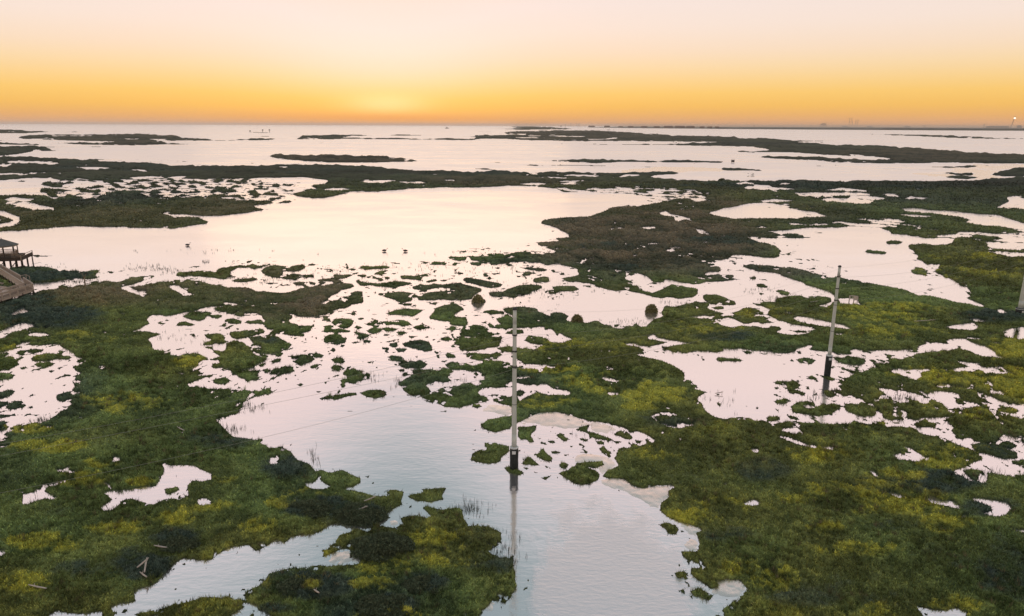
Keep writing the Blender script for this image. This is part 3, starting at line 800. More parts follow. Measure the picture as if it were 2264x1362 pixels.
Q N 0,628 200,615 400,622 760,632 870,650 900,665 600,672 250,682 0,685
Q L 60,606 200,606 420,620 620,625 770,635 780,645 860,640 1005,655 940,664 820,660 500,660 300,645 180,622
Q L 940,572 1150,570 1250,574 1150,580
Q S.18 640,700 760,670 1362,650 1362,760 700,755
Q L 0,808 90,800 130,808 330,815 390,770 430,805 520,805 560,815 1000,815 1050,800 1362,800 1362,1210 1280,1180 1000,1145 720,1155 520,1205 320,1215 170,1300 330,1362 0,1362
Q W 540,850 640,838 740,832 850,845 860,880 800,860 560,860
Q W 710,905 850,905 890,870 1150,878 1362,915 1362,938 1150,942 940,935 750,932
Q W 320,890 410,880 410,895
Q S.3 0,960 240,960 280,1080 240,1110 130,1125 0,1130
Q W 0,1175 80,1180 70,1190 10,1185
Q W 160,1178 245,1178 200,1188
Q W 800,1110 920,1105 1080,1105 1150,1093 1362,1100 1362,1118 1200,1135 1100,1132 1000,1120 840,1130
Q W 1140,960 1230,970 1210,990 1150,988
Q W 1130,1045 1250,1035 1200,1058
Q W 170,1300 320,1218 520,1208 720,1155 960,1143 1280,1180 1362,1210 1362,1362 380,1362
"""
# ================================================================ materials
class MT:
    def __init__(s,name):
        s.m=bpy.data.materials.new(name);s.m.use_nodes=True;s.t=s.m.node_tree;s.t.nodes.clear()
        s.o=s.n('ShaderNodeOutputMaterial')
    def n(s,t,**k):
        n=s.t.nodes.new(t)
        for a,b in k.items(): setattr(n,a,b)
        return n
    def l(s,a,b): s.t.links.new(a,b)
    def pos(s): return s.n('ShaderNodeNewGeometry').outputs['Position']
    def noise(s,scale,detail=3,vec=None,rough=.55,sc=None):
        n=s.n('ShaderNodeTexNoise');n.inputs['Scale'].default_value=scale;n.inputs['Detail'].default_value=detail;n.inputs['Roughness'].default_value=rough
        v=vec or s.pos()
        if sc:
            mp=s.n('ShaderNodeVectorMath',operation='MULTIPLY');mp.inputs[1].default_value=sc;s.l(v,mp.inputs[0]);v=mp.outputs[0]
        s.l(v,n.inputs['Vector']);return n.outputs[0]
    def mr(s,x,a,b,c,d,clamp=True):
        n=s.n('ShaderNodeMapRange');n.clamp=clamp
        s.l(x,n.inputs[0])
        for i,v in enumerate((a,b,c,d)): n.inputs[i+1].default_value=v
        return n.outputs[0]
    def math(s,op,a,b=0):
        n=s.n('ShaderNodeMath',operation=op)
        for i,x in enumerate((a,b)):
            if isinstance(x,(int,float)): n.inputs[i].default_value=x
            else: s.l(x,n.inputs[i])
        return n.outputs[0]
    def mix(s,f,a,b,bt='MIX'):
        n=s.n('ShaderNodeMixRGB',blend_type=bt)
        for i,x in enumerate((f,a,b)):
            if isinstance(x,(int,float)): n.inputs[i].default_value=x
            elif isinstance(x,tuple): n.inputs[i].default_value=x if len(x)==4 else x+(1,)
            else: s.l(x,n.inputs[i])
        return n.outputs[0]
    def bsdf(s,col,rough=.8,metal=0,spec=.3,bump=None,bs=.5,bd=.1):
        b=s.n('ShaderNodeBsdfPrincipled')
        if isinstance(col,tuple): b.inputs['Base Color'].default_value=col if len(col)==4 else col+(1,)
        else: s.l(col,b.inputs['Base Color'])
        for k,v in (('Roughness',rough),('Metallic',metal),('Specular IOR Level',spec)):
            if isinstance(v,(int,float)): b.inputs[k].default_value=v
            else: s.l(v,b.inputs[k])
        if bump is not None:
            u=s.n('ShaderNodeBump');u.inputs['Strength'].default_value=bs;u.inputs['Distance'].default_value=bd
            s.l(bump,u.inputs['Height']);s.l(u.outputs[0],b.inputs['Normal'])
        s.l(b.outputs[0],s.o.inputs[0]);return b
def simple(name,c,c2=None,scale=3,rough=.8,metal=0,bs=.3,bd=.02,sc=None,spec=.3):
    t=MT(name);f=t.noise(scale,4,sc=sc);c2=c2 or tuple(x*.6 for x in c)
    t.bsdf(t.mix(t.mr(f,.3,.7,0,1),c,c2),rough,metal,spec,f,bs,bd);return t.m
# ---- water: mirror-calm pools, more wind on the open bay
t=MT('water')
sx=t.n('ShaderNodeSeparateXYZ');t.l(t.pos(),sx.inputs[0])
dist=sx.outputs[1]
calm=t.mr(t.noise(.035,3,sc=(1,1.6,1)),.40,.60,0,1)                # breeze patches 20-40 m across
calm2=t.mr(t.noise(.006,3,sc=(.5,2.2,1)),.42,.62,0,1)
r1=t.mr(dist,60,420,.055,.26)
r2=t.math('ADD',r1,t.math('MULTIPLY',calm,.05))
r3=t.math('ADD',r2,t.math('MULTIPLY',calm2,.04))
# a catspaw of wind on the near channel
mv=t.n('ShaderNodeVectorMath',operation='MULTIPLY_ADD');t.l(t.pos(),mv.inputs[0]);mv.inputs[1].default_value=(1/6.0,1/13.0,0);mv.inputs[2].default_value=(-7.2/6.0,-42/13.0,0)
ml=t.n('ShaderNodeVectorMath',operation='LENGTH');t.l(mv.outputs[0],ml.inputs[0])
paw=t.mr(t.math('ADD',ml.outputs['Value'],t.math('MULTIPLY',t.math('SUBTRACT',t.noise(.35,4,sc=(1.3,.5,1)),.5),1.6)),.75,1.1,1,0)
r3=t.math('ADD',r3,t.math('MULTIPLY',paw,.30))
wv=t.noise(2.6,3,sc=(.55,1.25,1),rough=.6);wv2=t.noise(.55,2,sc=(.6,1.3,1))
h=t.math('ADD',t.math('MULTIPLY',wv,t.math('ADD',t.mr(calm,0,1,.2,.8),t.math('MULTIPLY',paw,1.6))),t.math('MULTIPLY',wv2,1.2))
amp=t.mr(dist,45,330,.014,.003)
bm=t.n('ShaderNodeBump');bm.inputs['Strength'].default_value=1.0;t.l(amp,bm.inputs['Distance']);t.l(h,bm.inputs['Height'])
b=t.n('ShaderNodeBsdfPrincipled')
b.inputs['Base Color'].default_value=(.985,.915,.905,1);b.inputs['Metallic'].default_value=.93;t.l(r3,b.inputs['Roughness']);t.l(bm.outputs[0],b.inputs['Normal'])
t.l(b.outputs[0],t.o.inputs[0]);M_WATER=t.m
# ---- marsh ground and blades: colour of the plants themselves comes from the survey ("tint")
def veg(name,amt,bs):
    t=MT(name);a=t.n('ShaderNodeAttribute',attribute_name='tint')
    f=t.noise(6.0,4);g=t.noise(.9,3)
    c=t.mix(1.0,a.outputs['Color'],t.mix(t.mr(f,.32,.68,0,1),(1-amt,1-amt,1-amt),(1+amt,1+amt,1+amt*.6)),'MULTIPLY')
    c=t.mix(1.0,c,t.mix(t.mr(g,.35,.65,0,1),(.78,.82,.85),(1.2,1.18,1.05)),'MULTIPLY')
    t.bsdf(c,.85,0,.12,f,bs,.12);return t
M_GROUND=veg('marsh_plants',.35,.9).m
tb=MT('grass_blade');a=tb.n('ShaderNodeAttribute',attribute_name='tint')
d=tb.n('ShaderNodeBsdfDiffuse');tb.l(a.outputs['Color'],d.inputs[0]);tr=tb.n('ShaderNodeBsdfTranslucent');tb.l(a.outputs['Color'],tr.inputs[0])
ms=tb.n('ShaderNodeMixShader');ms.inputs[0].default_value=.25;tb.l(d.outputs[0],ms.inputs[1]);tb.l(tr.outputs[0],ms.inputs[2]);tb.l(ms.outputs[0],tb.o.inputs[0])
M_BLADE=tb.m
M_MUD=None
t=MT('wet_mud');f=t.noise(1.4,4);g=t.noise(.25,3,sc=(.6,1.5,1))
b=t.bsdf(t.mix(t.mr(g,.35,.65,0,1),(.90,.76,.66),(.97,.86,.78)),t.mr(f,.35,.65,.18,.34),0,.5,f,.12,.015);b.inputs['Metallic'].default_value=.85;M_MUD=t.m
M_POLE=simple('weathered_steel',(.64,.64,.57),(.50,.51,.46),1.2,.55,.25,.15,.01,sc=(3,3,.5))
M_SLEEVE=simple('black_coating',(.012,.014,.013),(.03,.035,.033),4,.55,0,.5,.02)
M_DARKMETAL=simple('dark_metal',(.08,.08,.075),None,6,.5,.5)
M_PLACARD=simple('white_placard',(.7,.7,.68),(.6,.6,.58),5)
M_WIRE=simple('aluminium_wire',(.36,.35,.28),(.30,.30,.24),2,.5,.3)
M_WOOD=simple('weathered_timber',(.36,.27,.20),(.22,.16,.12),3,.85,0,.4,.02,sc=(1,1,4))
M_WOODD=simple('dark_timber',(.075,.055,.042),(.045,.034,.028),3,.9,0,.4,.02)
M_RAIL=simple('sun_bleached_rail',(.52,.42,.34),(.40,.31,.25),4,.8)
M_ROOF=simple('shingle_roof',(.17,.16,.14),(.11,.105,.095),5,.8,0,.5,.03)
M_DRIFT=simple('bleached_driftwood',(.66,.55,.47),(.45,.37,.31),5,.85)
M_FAR=simple('distant_coast',(.10,.105,.085),(.15,.13,.10),.004,.9)
M_FARB=simple('distant_building',(.20,.13,.10),(.16,.11,.09),.02,.9)
M_STEEL=simple('crane_steel',(.24,.13,.10),(.2,.12,.1),.05,.6)
M_DARK=simple('dark_hull',(.05,.04,.04),None,3)
M_TRUNK=simple('dead_trunk',(.34,.25,.17),(.2,.15,.11),4,.9,sc=(1,1,.4))
# ================================================================ object helpers
def tag(o,label=None,cat=None,group=None,kind=None):
    if label: o['label']=label
    if cat: o['category']=cat
    if group: o['group']=group
    if kind: o['kind']=kind
    return o
def empty(name,loc,label,cat,group=None):
    o=bpy.data.objects.new(name,None);COL.objects.link(o);o.location=loc;o.empty_display_size=.3
    return tag(o,label,cat,group)
def link(name,me,mat,parent=None):
    o=bpy.data.objects.new(name,me);COL.objects.link(o)
    if mat and not me.materials: me.materials.append(mat)
    if parent: o.parent=parent
    return o
def npmesh(name,V,Fc,tint=None,smooth=False):
    """V (n,3) float, Fc (m,k) int"""
    me=bpy.data.meshes.new(name);n=len(V);m,k=Fc.shape
    me.vertices.add(n);me.vertices.foreach_set('co',np.ascontiguousarray(V,np.float32).ravel())
    me.loops.add(m*k);me.loops.foreach_set('vertex_index',np.ascontiguousarray(Fc,np.int32).ravel())
    me.polygons.add(m);me.polygons.foreach_set('loop_start',np.arange(0,m*k,k,dtype=np.int32))
    me.polygons.foreach_set('use_smooth',np.full(m,smooth))
    me.update(calc_edges=True)
    if tint is not None:
        at=me.attributes.new('tint','FLOAT_COLOR','POINT')
        c=np.ones((n,4),np.float32);c[:,:3]=tint;at.data.foreach_set('color',c.ravel())
    return me
# ================================================================ the survey, turned into ground
m=survey(MAP)
W,H=2264,1362
DU=1.5
us=np.arange(U0,U1,DU)
vs=np.concatenate([np.arange(-3.0,200,.8),np.arange(200,560,1.3),np.arange(560,1235,1.9)])   # rows below the horizon line
UU,DV=np.meshgrid(us,vs)
VV=DV+275+2.0+5.6*UU/2264-.0                                                     # follow the slight tilt of the horizon
VV=np.maximum(VV,horizon(UU)+2.2)
def refl(a,lo,hi):
    a=np.where(a<lo,2*lo-a,a);return np.where(a>hi-1,2*(hi-1)-a,a)
gx,gy,_=G(UU,VV)
DD=np.sqrt(gx*gx+gy*gy)
fs=np.clip((VV-horizon(UU))/F,.004,1)              # sine of the look-down angle: foreshortening
# ragged shoreline: jog the survey by noise laid out on the ground, bigger far away where the sheet is coarse
LV=np.log2(np.clip(DD/45,1,1000));LI=np.floor(LV).astype(int);LT=(LV-LI)
def wn(fx,fy,o,seed,dx=0,dy=0):
    """ground noise whose grain doubles in size each time the distance doubles"""
    r=np.zeros(DD.shape,np.float32)
    for L in range(LI.max()+2):
        wgt=np.where(LI==L,1-LT,np.where(LI==L-1,LT,0));k=wgt>0
        if not k.any(): continue
        q=2.0**-L;r[k]+=(wgt[k]*fbm(gx[k]*fx*q+dx,gy[k]*fy*q+dy,o,seed+L)).astype(np.float32)
    return r
j1=wn(.9,.6,5,3)-.5;j2=wn(.9,.6,5,9,91,13)-.5
ampx=np.clip(13*(45/DD)**.35,3,13);ampy=np.clip(13*(45/DD)**.35,3,13)*np.clip(fs*1.5,.05,.8)
su=refl(UU+j1*ampx,0,W);sv_=refl(VV+j2*ampy,0,H)
iu=np.clip((su*SS).astype(int),0,W*SS-1);iv=np.clip((sv_*SS).astype(int),0,H*SS-1)
K=m[iv,iu]
K[VV<278.5]=0
def classy(lst):
    a=np.zeros_like(UU,dtype=np.float32)
    for (x,y,rx,ry,s) in lst:
        q=((UU-x)/rx)**2+((VV-y)/ry)**2
        a=np.maximum(a,s*np.clip(1.35-q*.8,0,1))
    return a
land=(K==1).astype(np.float32);mud=(K==2).astype(np.float32)
# fray the banks: small inlets, cut-off tufts and pools where land and water meet
bb=blur(land,11,4,2);band=np.clip(4.4*bb*(1-bb),0,1)**.7
fray=(wn(1.5,1.0,5,17)-.5)*2.5+(wn(4.2,2.8,3,23)-.5)*1.5
land=np.where(mud>0,land,(.6*land+.4*bb+np.where(fray>0,.62,np.clip(.25+.9*(bb-.35)*1.6,.25,.85))*fray*band>.5)).astype(np.float32)
wide=blur(land,30,12,2);frag=classy([(820,680,420,110,1),(600,780,200,90,1),(1990,860,330,90,1),(1200,600,250,60,1),(2150,1000,200,60,.8),(80,800,160,120,.8),(1300,970,160,60,.8),(1700,560,250,60,.6),(650,580,300,30,.9),(1250,980,120,60,.8),(1500,560,200,40,.5),(300,400,350,40,.6),(1450,430,150,25,.6)])
spk=wn(2.6,1.7,3,71);spk2=wn(2.3,1.6,3,87)
land=np.where((land==0)&(mud==0)&(wide>.12)&(spk>.77-.11*frag-.10*np.clip(wide,0,.6)),1,land)
land=np.where((land>0)&(wide<.985)&(spk2>.79-.05*frag-.14*np.clip(1-wide,0,.6)),0,land)
land=land.astype(np.float32)
land[VV<278.5]=0
YEL=[(1715,1280,55,26,1),(1900,1075,110,20,.8),(2090,1160,55,22,1),(1825,1170,40,14,1),(1900,1215,80,18,.8),(1960,1110,130,28,.8),(2100,1005,90,26,1),(2090,1340,70,22,1),(1950,1350,40,20,.8),
 (1650,1255,45,18,.7),(1450,870,70,20,.8),(1400,780,70,16,.7),(1240,765,60,16,.8),(1190,885,80,16,.8),(1430,897,50,9,1),(1480,1000,80,24,.8),(1590,1110,50,12,.9),(1545,1140,60,16,.7),(1640,1130,40,12,.7),
 (2200,825,70,30,.9),(1990,945,110,16,.7),(2235,765,60,24,.9),(1800,1000,90,22,.8),(2200,915,60,18,.8),(1780,1100,60,14,.7),(1350,850,110,24,.6),(1210,815,60,10,.8),(1080,900,40,10,.5),(2240,860,50,16,.8),(1980,1050,60,14,.7),(2050,830,80,18,.6),(1950,690,120,20,.5),(2000,730,120,20,.6),(2150,590,120,30,.5),(1560,720,80,18,.5),(1690,690,60,12,.8),
 (180,1060,60,18,1),(310,1065,28,10,1),(100,1200,70,20,1),(50,1190,40,15,.8),(70,947,55,11,1),(250,1165,70,14,.9),(370,1145,60,14,.9),(485,1060,35,9,1),(100,985,80,14,.8),(310,900,80,18,.6),(230,1025,45,10,.8),(620,1110,30,14,1),(680,1087,60,10,.9),
 (850,1250,60,24,1),(830,1290,50,14,1),(945,1190,70,20,1),(860,1358,80,12,.9),(280,890,90,20,.6),(50,1290,80,22,.7),(700,1225,40,10,.7),(40,770,60,12,.6),(60,790,40,9,.7),(170,745,90,14,.5),(420,800,40,12,.7),(1000,1230,70,25,.5),(1090,1150,50,20,.3),(640,1290,60,14,.6),(560,1160,60,14,.5),(450,1120,70,12,.7)]
DRK=[(845,1195,62,30,1),(700,1115,85,24,1),(780,1132,85,30,.8),(680,1290,95,30,1),(860,1335,70,26,1),(940,1285,55,22,1),(1085,1240,60,28,.8),(1060,1195,50,35,.6),(390,1190,60,25,1),(320,1245,80,32,1),(2230,1255,80,70,.9),(2215,990,90,26,.9),(2080,1065,90,26,.9),(1950,1068,90,18,.9),(1690,1035,65,28,.9),(1490,930,80,16,.8),
 (640,1030,60,30,.8),(480,965,80,26,.8),(110,700,110,30,.9),(40,665,80,30,.9),(1640,530,120,9,.9),(1600,742,70,12,.8),(2190,700,80,16,.9),(1350,590,90,8,.9),(1380,545,120,7,.6),(1990,1325,100,22,.7),(1790,1310,90,30,.7),(120,610,90,16,.8),(600,745,60,14,.6),(1900,410,400,7,.9),(1100,380,500,7,.7),(300,370,500,10,.5),(210,1130,120,14,.3),(600,1345,50,10,.5),(1600,1180,60,20,.5),(1500,1060,60,20,.4),(2100,1230,90,30,.5),(2190,1120,60,20,.7),(1880,1280,60,16,.5),(200,1260,80,20,.5),(420,1290,60,20,.6),(1980,1160,60,14,.6)]
BRN=[(1430,520,260,75,1),(650,650,160,60,.8),(750,350,180,14,1),(230,645,150,30,.7),(560,460,200,30,.6),(1100,400,200,10,.6),(1350,300,260,12,.6),(300,310,240,14,.5),(2050,345,250,14,.7),(150,480,300,30,.5),(1350,700,60,30,.3),(1000,640,250,40,.4),(1750,470,150,20,.4),(1560,455,90,20,.7),(1600,600,200,20,.4),(1200,640,200,50,.4),(400,650,160,30,.5)]
yel,drk,brn=classy(YEL),classy(DRK),classy(BRN)
lowf=wn(.10,.10,3,41);mid=wn(.45,.45,3,52);hi=wn(1.9,1.9,3,63);vhi=wn(5.5,5.5,2,69)
nn=np.clip((mid-.5)*2.6+(hi-.5)*1.6+.5,0,1)
# height of the plants
b1=blur(land,3,2,1);b2=blur(land,9,5,2)
sm=lambda x,a,b:(lambda t:t*t*(3-2*t))(np.clip((x-a)/(b-a),0,1))
Hmax=np.clip(.15+.0009*DD+.0000015*DD*DD,.15,2.2)
b3=blur(land,18,10,2)
hgt=Hmax*(.6*sm(b1,.35,.95)+.4*sm(b2,.45,1.0))
clump=(.45+.55*sm(b3,.5,1))*((hi-.5)*2*.28+(vhi-.5)*.16)*np.clip(DD/60,.8,4)+(mid-.5)*.75*np.clip(DD/60,1,3)*sm(b3,.5,1)
shr=sm(drk,.45,1)*np.clip((mid-.35)*3,0,1)
z=np.where(land>0,0,0)+hgt+clump*sm(b1,.5,1)+shr*.32*(VV>560)*sm(b2,.5,1)
# a bushy crest along the far side of the distant islands
z+=np.where(DD>350,(fbm(UU*.09,VV*.5,3,5)-.45)*2.4*sm(b1,.4,.9)*np.clip(DD/800,.4,3.2),0)
z=np.where(land>0,np.maximum(z,.03),-.35)
z=np.where((land==0)&(b1>.05),-.35,z)
hs=blur(np.where(land>0,np.clip(z,0,9),0).astype(np.float32),9,7,2)*1.1*np.clip(1.2-DD/900,0,1)
X,Y,_=G(UU,VV,hs)
# plant colours
def mixc(a,b,t): return a*(1-t[...,None])+b*t[...,None]
c=np.zeros(UU.shape+(3,),np.float32)
green=np.array([.090,.110,.036]);ygr=np.array([.235,.205,.026]);dk=np.array([.034,.044,.032]);br=np.array([.098,.074,.046]);olive=np.array([.112,.108,.032]);fg=np.array([.050,.050,.038])
c[:]=green
c=mixc(c,olive,np.clip((lowf-.45)*5,0,1)*.8)
c=mixc(c,dk*1.2,np.clip((.44-lowf)*6,0,1)*.8)
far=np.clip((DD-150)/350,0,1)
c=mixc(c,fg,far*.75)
c=mixc(c,br,np.clip(brn*(.45+.9*nn),0,1)*.95)
c=mixc(c,dk,np.clip(drk*1.3-.35+(nn-.5)*1.2+(vhi-.5)*.6,0,1)*np.clip(drk*4,0,1))
c=mixc(c,ygr,np.clip((yel*1.1-.40+(nn-.5)*1.4+(vhi-.5)*1.6)*1.3,0,1)*np.clip(yel*4,0,1)*.62)
c=mixc(c,ygr*.7,np.clip((lowf-.58)*5,0,1)*np.clip(nn*1.6-.6,0,1)*np.clip((VV-600)/250,0,1)*.6)
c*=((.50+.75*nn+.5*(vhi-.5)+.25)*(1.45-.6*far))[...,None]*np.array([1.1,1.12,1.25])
# tint mixed darker towards the water's edge, all round each clump
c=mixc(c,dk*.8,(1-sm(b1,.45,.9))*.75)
# --- mesh: only cells that touch land
nr,nc=UU.shape
def cells(mask):
    q=mask[:-1,:-1]|mask[1:,:-1]|mask[:-1,1:]|mask[1:,1:]
    r,k=np.nonzero(q);a=r*nc+k
    return np.stack([a,a+nc,a+nc+1,a+1],1)
def compact(Fc,*arrs):
    u,inv=np.unique(Fc,return_inverse=True);return inv.reshape(Fc.shape),[a.reshape(nr*nc,-1)[u] for a in arrs]
P=np.stack([X,Y,z],-1)
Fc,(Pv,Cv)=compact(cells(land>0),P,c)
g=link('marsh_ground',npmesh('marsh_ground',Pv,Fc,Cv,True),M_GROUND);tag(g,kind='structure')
mb=blur(mud,5,3,2);zm=(mb-.5)*.07+.07*(mid-.5)+.08*(hi-.5)
Pm=np.stack([gx,gy,zm],-1)
near=blur(((mud>0)).astype(np.float32),2,2,1)
Fm,(Pmv,)=compact(cells(mb>.25),Pm)
g=link('mud_flat',npmesh('mud_flat',Pmv,Fm,None,True),M_MUD);tag(g,kind='structure')
# --- water and sea to the horizon
R_=60000
me=bpy.data.meshes.new('water');me.from_pydata([(-R_,-300,0),(R_,-300,0),(R_,R_,0),(-R_,R_,0)],[],[(0,1,2,3)])
tag(link('water',me,M_WATER),kind='structure')
# --- blades: leaf clumps over the nearer marsh, one object
rng=np.random.default_rng(7)
def blades(n,v0,v1,size,hgt_,seed,cond,spread=1.0):
    rng=np.random.default_rng(seed)
    rr=rng.uniform(0,1,n*3);r=np.searchsorted(VV[:,nc//2],v0+(v1-v0)*rr);k=rng.integers(1,nc-1,n*3);r=np.clip(r,1,nr-2)
    ok=cond[r,k];r=r[ok][:n];k=k[ok][:n];n=len(r)
    fu=rng.uniform(0,1,n);fv=rng.uniform(0,1,n)
    p=P[r,k]*(1-fu)[:,None]*(1-fv)[:,None]+P[r,k+1]*(fu*(1-fv))[:,None]+P[r+1,k]*((1-fu)*fv)[:,None]+P[r+1,k+1]*(fu*fv)[:,None]
    an=rng.uniform(0,2*np.pi,n);s=size*rng.uniform(.6,1.5,n)*np.clip(DD[r,k]/60,.8,6)
    hh=hgt_*rng.uniform(.5,1.5,n)*np.clip(DD[r,k]/150,.95,3)
    d=np.stack([np.cos(an)*s/2,np.sin(an)*s/2,np.zeros(n)],1)
    ln=np.stack([rng.normal(0,.5,n)*hh*spread,rng.normal(0,.5,n)*hh*spread,hh],1)
    base=p-np.array([0,0,.03])
    V=np.stack([base-d,base+d,base+ln+d*.25*rng.uniform(-1,1,n)[:,None]],1).reshape(-1,3)
    cc=c[r,k]*(rng.uniform(.4,1.0,n)+rng.random(n)**4*1.8)[:,None]*1.12*np.array([1.05,1.05,.95])
    return V,np.repeat(cc,3,0)
solid=land>0;inner=b1>.55
parts=[blades(300000,800,1490,.085,.17,1,solid&inner),blades(190000,560,830,.08,.15,2,solid&inner),
       blades(80000,400,570,.08,.17,3,solid&inner)]
edge=solid&(b1<.85)
parts.append(blades(70000,540,1490,.06,.20,4,edge,.5))
# tussocks: taller tufts of leaning stems, some of them dead and straw coloured
def tussocks(n,k_,v0,v1,cond,seed):
    rng=np.random.default_rng(seed)
    cols=np.arange(1,nc-1);r=np.clip(np.searchsorted(VV[:,nc//2],rng.uniform(v0,v1,n*3)),1,nr-2);q=rng.integers(1,nc-1,n*3)
    ok=cond[r,q]&(wnt[r,q]>.5);r=r[ok][:n];q=q[ok][:n];n=len(r)
    p=np.repeat(P[r,q],k_,0);N_=n*k_;sc=np.repeat(np.clip(DD[r,q]/60,.8,2.2),k_)
    hh=np.repeat(rng.uniform(.16,.42,n),k_)*rng.uniform(.6,1.2,N_)*sc**.5;an=rng.uniform(0,2*np.pi,N_);rad=rng.uniform(0,.16,N_)*sc
    o=np.stack([np.cos(an)*rad,np.sin(an)*rad,np.zeros(N_)-.03],1)
    d=np.stack([-np.sin(an),np.cos(an),np.zeros(N_)],1)*(.022*sc)[:,None]
    ln=np.stack([np.cos(an)*hh*.55,np.sin(an)*hh*.55,hh],1)+rng.normal(0,.04,(N_,3))
    V=np.stack([p+o-d,p+o+d,p+o+ln],1).reshape(-1,3)
    kind=rng.random(n);base=c[r,q]*1.25;base[kind>.86]=np.array([.21,.17,.095]);base[kind<.34]*=.5
    cc=np.repeat(base,k_,0)*rng.uniform(.6,1.4,N_)[:,None]
    return V,np.repeat(cc,3,0)
wnt=wn(.3,.3,3,133)
parts.append(tussocks(6500,16,800,1480,inner&solid,11))
parts.append(tussocks(5000,10,570,820,inner&solid,12))
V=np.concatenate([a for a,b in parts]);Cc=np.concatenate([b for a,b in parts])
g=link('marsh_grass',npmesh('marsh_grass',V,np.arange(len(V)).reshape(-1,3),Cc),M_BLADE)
tag(g,'low green and yellowish marsh grass covering the islets',None,None,'stuff')
# --- reeds standing in the shallows
RE=[(1040,1125,45,18,90),(1110,1215,40,40,90),(1120,1270,20,20,25),(545,900,60,14,60),(690,1010,16,22,26),(525,950,30,10,30),(455,580,14,5,12),(170,622,70,5,60),(330,592,60,9,40),(370,600,40,8,30),(560,620,90,8,40),(740,600,60,14,26),(900,590,120,14,50),(1150,640,120,20,40),(1060,600,60,12,20),(620,610,40,12,24),
 (1800,880,60,20,20),(2000,880,50,12,40),(1960,885,40,10,40),(2090,1000,50,14,30),(2180,1050,40,16,30),(1000,840,120,16,30),(880,845,14,12,20),(820,835,20,10,20),(400,745,60,14,20),(1300,720,60,8,24),(1400,712,60,8,24),(1230,650,60,20,20),(1480,670,30,8,16),(1720,660,60,10,30),(1690,640,40,12,20),(100,930,40,8,30),(520,880,40,12,20),(1600,890,50,30,16),(1600,940,40,14,12),(1300,960,60,20,16),(480,555,200,8,20),(100,590,90,6,14),(440,900,30,14,14),(1540,430,60,6,20),(1030,560,120,10,24),(1130,590,60,16,24),(905,1150,20,10,10),(130,925,40,6,16),(80,1110,20,8,10),(150,1080,30,8,12)]
rv=[];rc=[]
for x,y,rx,ry,n in RE:
    for _ in range(n):
        # reeds come in small bunches
        u=x+rng.normal()*rx*.5;v=y+rng.normal()*ry*.5
        px,py,_=G(u,v);sc_=np.clip(math.hypot(px,py)/70,.8,4)
        for q in range(rng.integers(2,5)):
            a=px+rng.normal()*.10*sc_;b=py+rng.normal()*.10*sc_;hh=rng.uniform(.18,.55)*(1 if sc_<1.6 else .9);w_=.018*sc_
            an=rng.uniform(0,3.14);lx=rng.normal()*.10*hh;ly=rng.normal()*.10*hh
            rv+=[(a-w_*math.cos(an),b-w_*math.sin(an),-.02),(a+w_*math.cos(an),b+w_*math.sin(an),-.02),(a+lx,b+ly,hh)]
            rc+=[(.05,.055,.035)]*3
g=link('reeds',npmesh('reeds',np.array(rv),np.arange(len(rv)).reshape(-1,3),np.array(rc)),M_BLADE)
tag(g,'thin dark reeds standing in the shallow water by the banks',None,None,'stuff')
